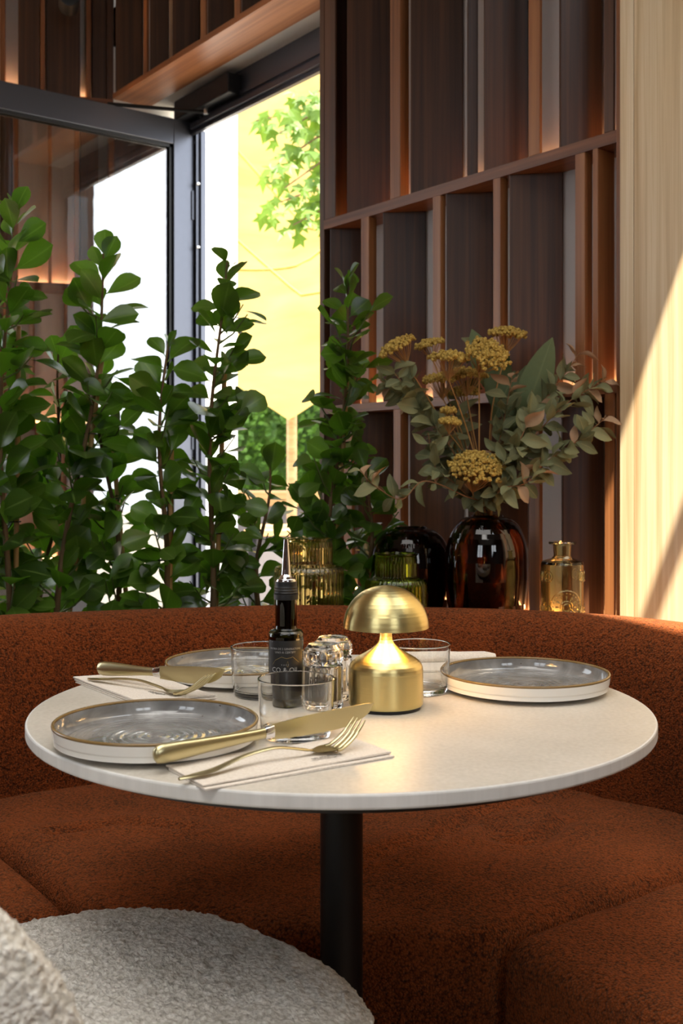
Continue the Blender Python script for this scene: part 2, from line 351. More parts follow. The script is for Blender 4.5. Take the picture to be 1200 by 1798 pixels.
# slatted wall builder in wall-local axes: x along the wall (right), y into the wall, z up
class Slats:
    def __init__(s, name, origin, ang, ulen, z0, z1, depth, label_mat):
        s.o = Vector((origin[0], origin[1], 0)); s.u = Vector((cos(ang), sin(ang), 0)); s.v = Vector((-sin(ang), cos(ang), 0)); s.D = depth
        mb = MB().box(ulen[0], ulen[1], depth, depth+0.04, z0, z1)
        s.root = mb.build(name, label_mat); s.root.location = s.o; s.root.rotation_euler = (0,0,ang); s.root['kind'] = 'structure'
        s.R = s.root
    def hit(s, x, d=0.0):                      # image column x on the plane at depth d behind the front
        r = P((x-CX)/F, 1.0, 0); r.z = 0
        k = ((s.o-Vector((0,0,0))).dot(s.v)+d)/r.dot(s.v)
        return (r*k-s.o).dot(s.u)
    def batten(s, x0, x1, x2, z0, z1, mat='walnut_lit', d0=0.0):
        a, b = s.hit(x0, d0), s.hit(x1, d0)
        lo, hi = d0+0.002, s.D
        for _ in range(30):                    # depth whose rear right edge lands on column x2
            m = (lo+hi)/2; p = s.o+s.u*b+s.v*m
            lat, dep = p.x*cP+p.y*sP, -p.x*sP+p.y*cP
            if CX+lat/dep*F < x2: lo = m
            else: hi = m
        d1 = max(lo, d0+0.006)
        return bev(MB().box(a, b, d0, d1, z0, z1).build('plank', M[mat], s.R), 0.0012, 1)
    def louver(s, x0, x1, z0, z1, mat='walnut', d0=0.004, th=0.016):
        a = s.hit(x0, d0); p0 = Vector((a, d0, 0)); 
        lat = P(1, 0); lu, lv = lat.dot(s.u), lat.dot(s.v)
        w = s.o+s.u*a+s.v*d0; dep = -w.x*sP+w.y*cP
        L = (x1-x0)/F*dep; p1 = p0+Vector((lu, lv, 0))*L
        if p1.y > s.D-0.004: p1 = Vector((s.hit(x1, s.D-0.004), s.D-0.004, 0))
        if p1.y < 0.002: p1 = Vector((s.hit(x1, 0.002), 0.002, 0))
        t = (p1-p0); n = Vector((-t.y, t.x, 0)).normalized()*th
        if n.y < 0: n = -n
        n = n*min(1.0, max(0.05, (s.D+0.03-max(p0.y, p1.y))/max(n.y, 1e-4)))
        q = [p0, p1, p1+n, p0+n]
        return bev(MB().prism([(k.x, k.y) for k in q], z0, z1).build('plank', M[mat], s.R), 0.0012, 1)
    def shelf(s, a, b, z, th, mat='walnut_x'):
        MB().box(a, b, 0, s.D, z-th, z).build('shelf_board', M[mat], s.R)
    def led(s, a, b, z, m='led'):
        MB().box(a, b, s.D-0.012, s.D-0.004, z, z+0.004).build('led_strip', M[m], s.R)
    def row(s, items, z0, z1):
        for it in items:
            if it[0] == 'B': s.batten(*it[1:4], z0, z1, *(it[4:]))
            else: s.louver(it[1], it[2], z0, z1, *(it[3:]))

XE = -2.493                                    # left end of the slat wall = right side of the door niche
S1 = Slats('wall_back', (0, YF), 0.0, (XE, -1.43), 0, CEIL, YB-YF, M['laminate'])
xr0, xr1 = S1.hit(1083.5), S1.hit(1095.5)
for z, th in ((1.193, 0.022), (1.715, 0.026), (0.68, 0.025), (2.97, 0.03)): S1.shelf(XE+0.02, xr0, z, th)
for z in (1.193, 1.715, 0.68): S1.led(XE+0.06, xr0-0.02, z)
bev(MB().box(xr0, xr1, -0.002, YB-YF+0.04, 0, CEIL).build('post', M['walnut_lit'], S1.R), 0.001, 1)
bev(MB().box(XE, S1.hit(569.5), 0, YB-YF+0.3, 0, CEIL).build('post', M['walnut'], S1.R), 0.001, 1)
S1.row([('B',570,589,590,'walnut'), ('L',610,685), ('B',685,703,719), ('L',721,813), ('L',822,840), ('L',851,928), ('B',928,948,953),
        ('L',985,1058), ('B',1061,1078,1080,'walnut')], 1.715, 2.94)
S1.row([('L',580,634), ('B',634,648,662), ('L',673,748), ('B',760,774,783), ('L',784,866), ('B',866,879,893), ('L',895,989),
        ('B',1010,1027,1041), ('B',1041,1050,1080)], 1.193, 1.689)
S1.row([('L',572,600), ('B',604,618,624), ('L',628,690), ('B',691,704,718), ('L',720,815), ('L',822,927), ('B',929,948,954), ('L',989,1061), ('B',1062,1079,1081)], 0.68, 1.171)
MB().box(XE+.02, xr0, 0, 0.02, 0, 0.655).build('lower_panel', M['walnut'], S1.R)

# slatted wall over the door (soffit underneath)
XL = -3.817; ZS = 2.42
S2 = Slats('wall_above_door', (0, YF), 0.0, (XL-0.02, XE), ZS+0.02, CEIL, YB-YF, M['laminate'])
S2.row([('L',203,250), ('B',252,258,262), ('L',263,296), ('L',303,350), ('B',352,362,364), ('L',365,410), ('B',412,422,424), ('L',425,470), ('B',472,482,484), ('L',485,530), ('L',532,556)], ZS+0.02, 2.98)
MB().box(XL, XE, -0.004, 0.149, ZS, ZS+0.02).build('soffit_board', M['soffit_wood'], S2.R)
struct('trim_1', MB().box(XL, XE+0.1, 1.968, 2.18, ZS+0.006, ZS+0.2).box(XL-0.05, XL, YF-0.0, 2.18, 2.27, ZS+0.2), M['plaster'])
struct('trim_2', MB().box(XL-0.05, XL, YF-0.0, 2.18, 0, 2.27), M['walnut'])
struct('wall_outer', MB().box(XL-1.6, XL-0.05, 2.06, 2.18, 0, CEIL+.1).box(XL-1.6, XE+.02, 2.06, 2.18, ZS+0.2, CEIL+.1).box(XE+.02, 2.4, 1.95, 2.18, 0, CEIL+.1), M['white_wall'])

# left wall, turned towards the room
corner = P((200-CX)/F*4.14, 4.14); la = radians(90-74.5)+PHI
M['laminate_lit'] = plain('laminate_lit', rgb(214,207,200), 0.55)  # laminate copy paled in place of light on the left wall
S3 = Slats('wall_left', (corner.x, corner.y), la, (-2.6, 0.0), 0, CEIL, 0.10, M['laminate_lit'])
for z in (1.193, 1.715, 0.68, ZS): S3.shelf(-2.6, 0, z, 0.026)
for z in (0.68, 1.193, 1.715, ZS): S3.led(-2.5, -0.04, z, 'led_left')  # lowest strip added to brighten the foot of the left wall
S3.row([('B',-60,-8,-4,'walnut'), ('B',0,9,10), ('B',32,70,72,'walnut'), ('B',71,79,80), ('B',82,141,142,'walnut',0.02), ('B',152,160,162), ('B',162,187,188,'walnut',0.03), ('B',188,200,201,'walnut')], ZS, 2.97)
S3.row([('B',-60,-10,-8,'walnut'), ('B',0,20,21,'walnut',0.02), ('B',22,31,33), ('B',84,90,91,'walnut_lit'), ('B',130,138,139), ('B',141,172,174,'walnut'), ('B',190,200,201,'walnut_lit')], 1.715, ZS-0.026)
S3.row([('B',-60,-10,-8,'walnut'), ('B',5,22,23,'walnut_lit'), ('B',50,60,61,'walnut_lit'), ('B',112,118,119), ('B',152,170,172,'walnut'), ('B',190,200,201,'walnut_lit')], 1.193, 1.689)
S3.row([('B',-60,-10,-8,'walnut'), ('B',5,24,26,'walnut_lit'), ('B',60,68,69), ('B',100,116,117,'walnut_lit'), ('B',150,158,159,'walnut_lit'), ('B',186,200,201,'walnut_lit')], 0.68, 1.167)
# light oak panel at the right, with a narrow joint between its boards
pn = struct('panel_wall', MB().box(-1.428, 2.2, 1.812, 1.9, 0, CEIL), M['oak'])
xs = [-1.43, -1.395, -0.9, -0.3, 0.3, 0.9, 1.5, 2.19]
for a, b in zip(xs, xs[1:]):
    MB().box(a+0.0008, b-0.0008, 1.80, 1.812, 0, CEIL).build('panel_board', M['oak'], pn)
# spotlight fixed to the left wall
sp = px(121, 4, 3.93)
t = thing('spotlight', 'small round black spotlight with pale lens high on the left slat wall', 'spotlight', sp, la)
MB().tube([(0,-.05,0),(0,0.035,0)], 0.036, 24).build('housing', M['black_plastic'], t, 40)
MB().lathe([(0.030,0),(0.0355,0.004),(0.0355,0.01),(0.030,0.012)], 32).build('ring', M['black_plastic'], t, 40).matrix_basis = Matrix.Translation((0,-.048,0)) @ Matrix.Rotation(pi/2, 4, 'X')
MB().tube([(0,-.054,0),(0,-.045,0)], 0.029, 24).build('lens', M['spot_face'], t, 40)

# ------------------------------------------------------------------ door
XH = -3.67
fr = MB().box(XH-0.10, XE+0.06, 2.05, 2.066, 2.285, ZS+0.012).box(XH-0.06, XH+0.046, 2.075, 2.10, 0, 2.30).box(XH+.046, XH+0.058, 2.08, 2.10, 0, 2.30).box(XE-0.03, XE+0.06, 2.06, 2.16, 0, 2.30)
fr.box(XH+0.05, XE-.02, 2.035, 2.05, 2.30, 2.318).box(XH+0.05, XE-.02, 2.04, 2.05, 2.335, 2.35).box(XH+0.01, XH+0.022, 2.066, 2.075, 0, 2.3).box(XH+0.034, XH+0.046, 2.066, 2.075, 0, 2.3)
df = struct('door_frame', fr, M['alu']); 
door = bpy.data.objects.new('door_1', None); COL.objects.link(door); door.location = (XH, 2.085, 0); door['kind'] = 'structure'
DL, DT, ZT = 0.96, 0.055, 2.335
for nm, a, b, c, d in (('stile',-0.105,0,0.02,ZT), ('stile',-DL,-DL+0.105,0.02,ZT), ('rail',-DL+.105,-0.105,ZT-0.095,ZT), ('rail',-DL+.105,-0.105,0.02,0.16)):
    bev(MB().box(-DT/2, DT/2, a, b, c, d).build(nm, M['alu'], door), 0.002, 1)
MB().box(-0.004, 0.004, -DL+.10, -0.10, 0.155, ZT-0.09).build('pane', M['reflective_pane'], door)
bd = MB()
for x in (-0.016, 0.010):
    bd.box(x, x+0.006, -DL+.105, -.105, ZT-0.107, ZT-0.095).box(x, x+0.006, -.117, -.105, .16, ZT-0.095)
bd.build('glazing_bead', M['black_plastic'], door)
for z in (2.02, 1.15, 0.3):
    h = MB().box(0.026, 0.034, -0.03, 0.008, z-0.055, z+0.055).build('hinge', M['alu'], door)
    for dz in (-0.035, 0.035):
        MB().tube([(0.030, -0.012, z+dz), (0.039, -0.012, z+dz)], 0.006, 10).build('screw', M['steel'], h)
for (x, y, z) in ((XH+0.028, 2.064, 2.26), (XH+0.05, 2.064, 2.10), (XH+0.05, 2.064, 1.86), (XH+0.05, 2.064, 1.5), (XH+0.12, 2.036, 2.327)):
    MB().tube([(x, y, z), (x, y+0.012, z)], 0.006, 10).build('screw', M['steel'], df)
t = thing('door_closer', 'black box door closer with thin arm on the door head', 'door closer', (-3.47, 2.05, ZS-0.085), 0)
bev(MB().box(-0.195, 0.195, -0.058, 0.0, 0.0, 0.072).build('housing', M['black_plastic'], t), 0.004, 2)
MB().tube([(0.0,-0.03,-0.022),(0.0,-0.03,0.0)], 0.012, 12).build('pivot', M['steel'], t, 40)
MB().tube([(0.0,-0.03,-0.014),(-0.19,-0.33,0.006)], 0.007, 8).build('arm', M['black_metal'], t, 40)

# ------------------------------------------------------------------ outside
struct('ground', MB().box(-40, 20, 2.16, 40, -0.08, -0.02), M['terrace'])
wh = struct('pillar', MB().prism([tuple(P(a, b)[:2]) for a, b in ((-0.74,5.4),(-0.527,5.4),(-0.60,6.3),(-0.82,6.3))], -0.02, 5.0), M['white_wall'])
def hedge(name, label, x0, x1, dep, z0, z1, thick, n, seed):
    random.seed(seed); root = thing(name, label, 'hedge', P((x0+x1)/2, dep, -0.02))
    mb = MB(); hw = (x1-x0)/2
    for _ in range(n):
        c = Vector((rnd(-hw, hw), rnd(-thick, 0.1), rnd(z0, z1))); d = Vector((rnd(-1,1), rnd(-1.4,.5), rnd(-.6,1))).normalized()
        s = rnd(.03, .06); a = d.orthogonal().normalized()*s*.55; b = d*s
        mb.add([c, c+a+b*.6, c+b*1.3, c-a+b*.6], [(0,1,2,3)])
    o = mb.build('foliage', M['hedge'], root); o['kind'] = 'stuff'
    c = MB().box(-hw, hw, -0.05, 0.35, 0, z1-.05); c.build('core', M['hedge'], root)
    return root
hedge('clipped_hedge', 'green leafy hedge behind the low stone wall outside the door', -2.2, 1.2, 9.2, 0.75, 1.9, 0.3, 9000, 3)
lw = thing('low_wall', 'low grey garden wall with wooden coping in front of the hedge', 'wall', P(-0.5, 7.6, -0.02))
bev(MB().box(-1.8, 1.5, -0.16, 0.2, 0.80, 0.90).build('coping', M['teak'], lw), 0.01, 2)
MB().box(-1.75, 1.45, -0.08, 0.16, 0.0, 0.80).build('wall_face', M['grey_stone'], lw)
tb = thing('bar_table', 'dark terrace table with a wooden top seen through the door', 'table', P(-0.26, 5.9, -0.02))
bev(MB().box(-0.24, 0.38, -0.3, 0.3, 0.70, 0.735).build('tabletop', M['teak'], tb), 0.006, 2)
MB().box(-0.2, 0.34, -0.26, 0.26, 0.08, 0.70).build('cabinet', M['grey_stone'], tb)
for (a, b) in ((-.2,-.26),(.34,-.26),(-.2,.26),(.34,.26)): MB().box(a-.02, a+.02, b-.02, b+.02, 0, .70).build('leg', M['black_metal'], tb)
# parasol: big square canopy whose low corner points at the door
po = thing('garden_parasol', 'large yellow canvas parasol with wooden pole outside the door', 'parasol', P((512-CX)/F*7.0, 7.0, -0.02))
base = po.location
def rel(x, y, d):
    q = px(x, y, d)-base; return Vector((q.x*cP+q.y*sP, -q.x*sP+q.y*cP, q.z))
cs = [rel(380, 40, 9.2), rel(700, -60, 8.4), rel(700, 610, 6.6), rel(508, 738, 6.2), rel(360, 640, 7.0)]
def bil(u, v):
    lo = cs[4].lerp(cs[3], min(1, u*1.7)) if u < 0.588 else cs[3].lerp(cs[2], (u-0.588)/0.412)
    up = cs[0].lerp(cs[1], u); q = lo.lerp(up, v)
    q.y += 0.55*sin(pi*v)*sin(pi*u)*1.0
    return q
MB().grid([[bil(i/24, j/20) for i in range(25)] for j in range(21)]).build('canopy', M['canvas'], po, 180)
for (a, b) in (((0.05,.62),(.98,.25)), ((0.05,.36),(.98,.16)), ((.05,.24),(.9,.36))):
    pts = []
    for k in range(13):
        q = bil(a[0]+(b[0]-a[0])*k/12, a[1]+(b[1]-a[1])*k/12); pts.append(q+Vector((0,-0.012,0)))
    MB().tube(pts, 0.008, 5).build('seam', M['canvas_seam'], po)
MB().tube([(0,0.05,0.0),(0,0.05,1.0),(0,0.05,1.62)], 0.034, 12).build('pole', M['teak'], po, 40)
MB().lathe([(0.30,0),(0.30,0.05),(0.06,0.08),(0.05,0.3)], 24).build('base', M['grey_stone'], po, 40)

# ------------------------------------------------------------------ banquette
BC = P(-0.05, 1.26)
so = thing('banquette', 'curved rust orange chenille corner bench wrapping around the round table', 'bench', (BC.x, BC.y, 0))
prof = [(0.855,0.03),(0.845,0.30),(0.826,0.42),(0.812,0.50),(0.806,0.58),(0.806,0.64),(0.812,0.685),(0.824,0.715),(0.842,0.736),(0.865,0.747),(0.893,0.750),(0.92,0.746),(0.945,0.733),(0.962,0.71),(0.972,0.67),(0.975,0.55),(0.975,0.03)]
def arcpt(r, a, z): return Vector((r*sin(a), r*cos(a), z))
NB = 150; rows = []
for i in range(NB+1):
    a = radians(-118+236*i/NB); row = []
    for j, (r, z) in enumerate(prof):
        q = arcpt(r, a, z); k = noise.noise(Vector((q.x*3.1, q.y*3.1, q.z*3)))*0.010
        e = min(1.0, min(i, NB-i)/5.0); sq = sqrt(max(0, 1-(1-e)**2))
        rr = 0.89+(r+k-0.89)*(0.25+0.75*sq) if z > .05 else r
        row.append(arcpt(rr, a, 0.03+(z-0.03)*(0.88+0.12*sq)+(noise.noise(Vector((a*2.2,z*2,7)))*0.006 if z > .6 else 0)))
    rows.append(row)
back = MB().grid(rows); n = len(prof)
back.f.append(tuple(range(n))); back.f.append(tuple(reversed(range(NB*n, NB*n+n))))
o = back.build('backrest', M['rust'], so, 60)
sm = o.modifiers.new('sub', 'SUBSURF'); sm.levels = sm.render_levels = 1
def L2(lat, dep): return Vector((lat+0.05, dep-1.26, 0))
def pz(x, y, z=0.45):
    d = (CH-z)*F/(y-HY); return L2((x-CX)/F*d, d)
CREASE = [[pz(*q) for q in path] for path in (((655,1502),(780,1458),(850,1422),(960,1402),(992,1386)), ((850,1422),(872,1462),(935,1470),(1000,1432),(984,1392)), ((95,1455),(200,1440),(330,1452)))]
def crease(q):
    d = 9.0
    for path in CREASE:
        for a, b in zip(path, path[1:]):
            e = b-a; k = max(0, min(1, ((q.x-a.x)*e.x+(q.y-a.y)*e.y)/(e.x*e.x+e.y*e.y))); d = min(d, math.hypot(q.x-a.x-e.x*k, q.y-a.y-e.y*k))
    return .010*math.exp(-(d/.014)**2)-.006*math.exp(-((d-.032)/.02)**2)
def cushion(A, B, a0, a1, bow, seed, wr=0.006, zt=0.44):
    """seat cushion between inner edge A-B and the backrest arc from angle a0 to a1"""
    nt, ns = 84, 72; rows = []
    R = 0.845; rad = 0.035
    for i in range(nt+1):
        t = i/nt; inn = A.lerp(B, t); d = (B-A); nrm = Vector((d.y, -d.x, 0)).normalized()
        inn = inn+nrm*bow*sin(pi*t)
        a = a0+(a1-a0)*t; out = arcpt(R, a, 0); L = (out-inn).length; wid = d.length
        lw = wid*min(t, 1-t)                         # distance to seam at the front
        row = []
        path = [(0.0, 0.05), (0.0, 0.2), (0.0, zt-rad-0.04)]+[(rad*(1-cos(k*pi/12)), zt-rad+rad*sin(k*pi/12)) for k in range(7)]
        path += [(rad+(L-rad)*((k/(ns-1))**1.0), zt) for k in range(1, ns)]
        for (s, z) in path:
            q = inn.lerp(out, min(1, s/L)); 
            dd = (lw+(1.0*s)*0.9*min(t,1-t)); e = max(0.0, 1-dd/0.042)
            ang = 0.030*(1-sqrt(max(0, 1-e*e)))
            f = q.copy()
            if z > 0.25:
                crown = 0.010*sin(pi*min(1, s/L))*sin(pi*t)
                wv = noise.noise(Vector((q.x*6+seed, q.y*6, 1.3)))*wr+noise.noise(Vector((q.x*15+seed, q.y*9, 5)))*wr*0.4
                if z > zt-.01: crown -= crease(q)
                z2 = z+crown+(wv if s > rad*.5 else wv*.4)-ang*(1 if z > zt-rad*1.5 else .4)
            else: z2 = z
            toc = (A.lerp(B, 0.5)-f); f += (toc.normalized()*ang*0.25 if e > 0 else Vector((0,0,0)))
            f.z = z2; row.append(f)
        rows.append(row)
    mb = MB().grid(rows); m = len(rows[0])
    mb.f.append(tuple(reversed(range(m)))); mb.f.append(tuple(range(nt*m, nt*m+m)))
    o = mb.build('seat_cushion', M['rust'], so, 75, True)
    return o
A_, B_ = L2(-0.338, 1.432), L2(0.190, 1.352)
aL = atan2(-0.62, 0.60); aR = atan2(0.735, 0.43)
cushion(A_, B_, aL+.004, aR-.004, 0.015, 0.0, 0.009)
cushion(L2(0.196, 1.345), L2(0.47, 0.99), aR+.004, radians(114), 0.02, 11.0)
cushion(L2(-0.70, 1.18), L2(-0.345, 1.428), radians(-100), aL-.004, 0.01, 23.0)
sb = []
for a in range(-112, 113, 8): sb.append(tuple(arcpt(0.83, radians(a), 0)[:2]))
sb += [tuple((L2(p[0], p[1]))[:2]) for p in ((0.55,0.97),(0.25,1.36),(-0.33,1.48),(-0.74,1.16))]
MB().prism(sb, 0.0, 0.06).build('plinth', M['black_plastic'], so)

# ledge behind the bench, carrying the vases, and the planter trough with its soil
pts = [tuple(arcpt(0.99, radians(a), 0)[:2]) for a in range(-22, 100, 4)]
def w2b(x, y):
    d = Vector((x, y, 0))-Vector((BC.x, BC.y, 0)); return (d.x*cP+d.y*sP, -d.x*sP+d.y*cP)
pts = [p for p in pts if p[0]*sP+p[1]*cP+BC.y < YF-0.03]
poly = pts+[w2b(-0.55, YF-0.021), w2b(-1.95, YF-0.021)]
ld = thing('back_ledge', 'dark wooden ledge behind the bench that carries the vases', 'ledge', (BC.x, BC.y, 0))
MB().prism(poly, 0.635, 0.66).build('ledge_top', M['walnut_x'], ld)
MB().prism([(p[0]*1.0, p[1]) for p in poly], 0.0, 0.635).build('carcass', M['walnut'], ld)
ptr = [arcpt(1.0, radians(a), 0) for a in range(-84, -23, 4)]; ptr2 = [arcpt(1.34, radians(a), 0) for a in range(-26, -85, -4)]
pl = thing('planter_trough', 'dark planter trough behind the left side of the bench', 'planter', (BC.x, BC.y, 0))
MB().prism([p[:2] for p in ptr+ptr2], 0.0, 0.62).build('box', M['planter'], pl)
MB().prism([p[:2] for p in [arcpt(1.02, radians(a), 0) for a in range(-82, -25, 4)]+[arcpt(1.32, radians(a), 0) for a in range(-28, -83, -4)]], 0.60, 0.626).build('soil', M['soil'], pl)
ZP, ZL = 0.626, 0.66

# ------------------------------------------------------------------ round table
TC = P(0, 1.2577); TZ = 0.740
tt = thing('round_table', 'round cream table on a black pedestal in front of the bench', 'table', (TC.x, TC.y, 0))
Rt = 0.35
MB().lathe([(0,TZ-.0135),(Rt-.001,TZ-.0135),(Rt,TZ-.012),(Rt,TZ-.002),(Rt-.0008,TZ-.0006),(Rt-.0025,TZ-0.0002)], 160).build('edge_band', M['tabletop_edge'], tt, 40)
MB().lathe([(Rt-.0022,TZ-.004),(Rt-.0022,TZ-.0001),(Rt-.004,TZ),(0,TZ)], 160).build('tabletop', M['tabletop'], tt, 40)
MB().lathe([(0,TZ-.024),(Rt-.026,TZ-.024),(Rt-.02,TZ-.020),(Rt-.016,TZ-.0136),(0,TZ-.0136)], 120).build('sub_top', M['black_plastic'], tt, 40)
MB().lathe([(0.0245,0.012),(0.0245,TZ-.03),(0.07,TZ-.028),(0.07,TZ-.0235)], 48).build('column', M['black_metal'], tt, 40)
MB().lathe([(0.09,0),(0.09,0.006),(0.082,0.012),(0.04,0.018),(0.03,0.03)], 64).build('base', M['black_metal'], tt, 40)

# ------------------------------------------------------------------ plates
def plate(lat, dep, label, R):
    t = thing('plate', label, 'plate', P(lat, dep, TZ), PHI, 'grey glazed plates on the table'); s = R/0.1
    b = [(0,0.0012),(.070,0.0012),(.071,0),(.074,0),(.076,.003),(.088,.0045),(.0955,.0075),(.0985,.012),(.0995,.020),(.0995,.0215)]
    MB().lathe([(r*s, z) for r, z in b]+[(.0978*s,.0215),(.0976*s,.006),(0,.0045)], 96).build('body', M['white_glaze'], t, 50)
    rim = [(.0988,.0206),(.0998,.0214),(.0998,.0230),(.0990,.0238),(.0976,.0238),(.0967,.0230),(.0966,.0210)]
    MB().lathe([(r*s, z) for r, z in rim], 96, closed=True).build('rim', M['rim_glaze'], t, 180)
    g = []
    for k in range(60):
        r = .0005+(.088)*k/59; g.append((r, .0068+.00034*sin(r*2*pi/.0086+0.4)*1.9*math.exp(-(r/.045)**2)+.00015*sin(r*900)))
    g += [(.0915,.0075),(.094,.0095),(.0955,.0135),(.0962,.018),(.0966,.0215)]
    mb = MB(); vs = []; N = 120
    for r, z in g:
        for k in range(N):
            a = 2*pi*k/N; zz = z+ (0.00012*noise.noise(Vector((r*70*cos(a), r*70*sin(a), lat*9)))*4 if r < .088 else 0)
            vs.append((r*s*cos(a), r*s*sin(a), zz))
    fs = [(i*N+k, i*N+(k+1) % N, (i+1)*N+(k+1) % N, (i+1)*N+k) for i in range(len(g)-1) for k in range(N)]+[tuple(range(N))]
    mb.add(vs, fs).build('glazed_well', M['glaze'], t, 180)
plate(-0.183, 1.08, 'grey glazed plate with white side, nearest one beside the front napkin', 0.101)
plate(0.2256, 1.345, 'grey glazed plate alone on the right half of the table', 0.103)
plate(-0.1265, 1.425, 'grey glazed plate at the far side behind a tumbler and knife', 0.103)

# ------------------------------------------------------------------ tumblers
def tumbler(lat, dep, label):
    t = thing('tumbler', label, 'glass', P(lat, dep, TZ), PHI, 'clear low tumblers on the table')
    p = [(0,.0006),(.030,.0006),(.0325,0),(.0345,.0015),(.0358,.006),(.0372,.020),(.0386,.045),(.0392,.0585),(.0389,.0592),(.0382,.0593),(.0377,.0586),(.0371,.045),(.0357,.020),(.0344,.0095),(.032,.0072),(0,.0068)]
    MB().lathe(p, 72).build('glass_body', M['clear'], t, 60)
    return t
tumbler(-0.046, 1.109, 'clear low tumbler in front of the oil bottle')
tumbler(-0.094, 1.312, 'clear low tumbler behind and left of the oil bottle')
tumbler(0.0938, 1.334, 'clear low tumbler behind the brass lamp')

# ------------------------------------------------------------------ brass lamp
t = thing('table_lamp', 'brushed brass mushroom table lamp glowing in the middle of the table', 'lamp', P(0.0505, 1.243, TZ))
MB().lathe([(0,0),(.0392,0),(.0392,.0045),(0,.0045)], 64).build('foot', M['black_plastic'], t, 40)
body = [(0,.0040),(.0412,.0040),(.0421,.0052),(.0424,.008),(.0424,.0425),(.0420,.0465),(.0407,.0500),(.0384,.0530),(.0350,.0559),(.0306,.0586),(.0260,.0611),(.0214,.0639),(.0165,.0671),(.0122,.0706),(.0092,.0739),(.0076,.0772),(.0069,.0812),(.0068,.0945)]
MB().lathe(body, 96).build('base', M['brass'], t, 35)
MB().lathe([(.0069,.0930),(.0069,.0975)], 40).build('neck_collar', M['brass'], t, 40)
dome = []
for k in range(0, 15):
    a = k/14*pi/2; dome.append((.0487*cos(a)**0.92 if k < 14 else 0.0001, .0915+.0472*sin(a)**1.0))
inner = [(max(0.0001, r-.0012), z-.0009 if i > 0 else z) for i, (r, z) in enumerate(dome)]
MB().lathe(dome+[(0.0001, .1365)]+list(reversed(inner)), 96, closed=True).build('shade', M['brass'], t, 50, True)
MB().lathe([(.0069,.0985),(.034,.0985),(.034,.1005),(.0069,.1005)], 48, closed=True).build('light_disc', M['lamp_glow'], t, 40)
ll = bpy.data.lights.new('lamp_bulb', 'POINT'); ll.energy = 0.065; ll.color = (1.0, 0.62, 0.27); ll.shadow_soft_size = 0.006
for k in range(3):
    lo = bpy.data.objects.new('lamp_bulb', ll); COL.objects.link(lo); lo.parent = t; a = 2*pi*k/3+0.5; lo.location = (.022*cos(a), .022*sin(a), .0955)

# ------------------------------------------------------------------ oil bottle
def text_mesh(txt, size):
    cu = bpy.data.curves.new('lettering', 'FONT'); cu.body = txt; cu.size = size; cu.align_x = 'CENTER'; cu.resolution_u = 2
    o = bpy.data.objects.new('lettering', cu); COL.objects.link(o)
    dg = bpy.context.evaluated_depsgraph_get(); me = bpy.data.meshes.new_from_object(o.evaluated_get(dg))
    me.materials.clear()
    bpy.data.objects.remove(o); bpy.data.curves.remove(cu); return me
bt = thing('oil_bottle', 'small dark oil bottle with black label and steel pourer', 'bottle', P(-0.0638, 1.257, TZ))
RB = .0202
MB().lathe([(0,.001),(.0185,.001),(RB,.0025),(RB,.080),(.0198,.0835),(.0178,.0862),(.0138,.0872),(.0126,.0885),(.0124,.092),(.0124,.126),(.0108,.126),(.0108,.092),(.0108,.088),(.0160,.0845),(.0182,.080),(.0182,.006),(0,.005)], 64).build('bottle_body', M['bottle_glass'], bt, 40)
MB().lathe([(0,.0052),(.0180,.0062),(.0180,.072),(0,.072)], 48).build('oil', M['bottle_glass'], bt, 40)
MB().lathe([(.0126,.1215),(.0140,.122),(.0140,.1275),(.0128,.1282),(.0136,.1295),(.0128,.131),(.0136,.1325),(.0128,.134),(.0134,.1355),(.0126,.137),(.0126,.142),(.0108,.142),(.0108,.1215)], 48, closed=True).build('neck_ring', M['black_plastic'], bt, 40)
MB().lathe([(.0108,.139),(.0118,.1425),(.0112,.145),(.0080,.1475),(.0056,.150),(.0050,.156),(.0044,.165),(.0032,.180),(.0026,.190),(.0026,.1905),(.0018,.1905),(.0030,.165),(.003,.15)], 32).build('pourer', M['chrome'], bt, 50)
lab = []
for i in range(25):
    a = radians(-66+132*i/24); lab.append([Vector(((RB+.0003)*sin(a), -(RB+.0003)*cos(a), z)) for z in (.010, .0765)])
MB().grid(lab).build('label', M['label_black'], bt, 180)
def wrap(me, z, mat, name='lettering'):
    for v in me.vertices:
        a = v.co.x/(RB+.0009); v.co = Vector(((RB+.0009)*sin(a), -(RB+.0009)*cos(a), z+v.co.y))
    me.materials.append(mat); return link(name, me, bt)
wrap(text_mesh('PATRIA DE 5 GENERATIONS', .0031), .0665, M['label_grey'])
wrap(text_mesh('UNO A CERTIFY', .0034), .0625, M['label_grey'])
wrap(text_mesh('CO & OIL', .0078), .0412, M['label_grey'])
wrap(text_mesh('* * * *', .0036), .0478, M['label_grey'])
def ribbon(pts, w, name, mat):
    me = MB(); vs = []
    for i, (x, z) in enumerate(pts):
        for d in (-w/2, w/2):
            a = x/(RB+.0009); vs.append(((RB+.0009)*sin(a), -(RB+.0009)*cos(a), z+d))
    me.add(vs, [(2*i, 2*i+2, 2*i+3, 2*i+1) for i in range(len(pts)-1)]).build(name, mat, bt)
ribbon([(-.016,.049),(-.012,.0545),(-.009,.056),(-.004,.0585),(0,.0572),(.002,.0568),(.006,.0576),(.009,.0586),(.013,.055),(.017,.052)], .0004, 'mountain_line', M['label_gold'])
ribbon([(-.017,.055),(-.017,.075),(.017,.075),(.017,.055)], .0004, 'label_border', M['label_grey'])
ribbon([(.003,.0535),(.0039,.051),(.0043,.0495),(.0039,.048),(.003,.0475),(.0021,.048),(.0017,.0495),(.0021,.051),(.003,.0535)], .0005, 'drop_emblem', M['label_gold'])

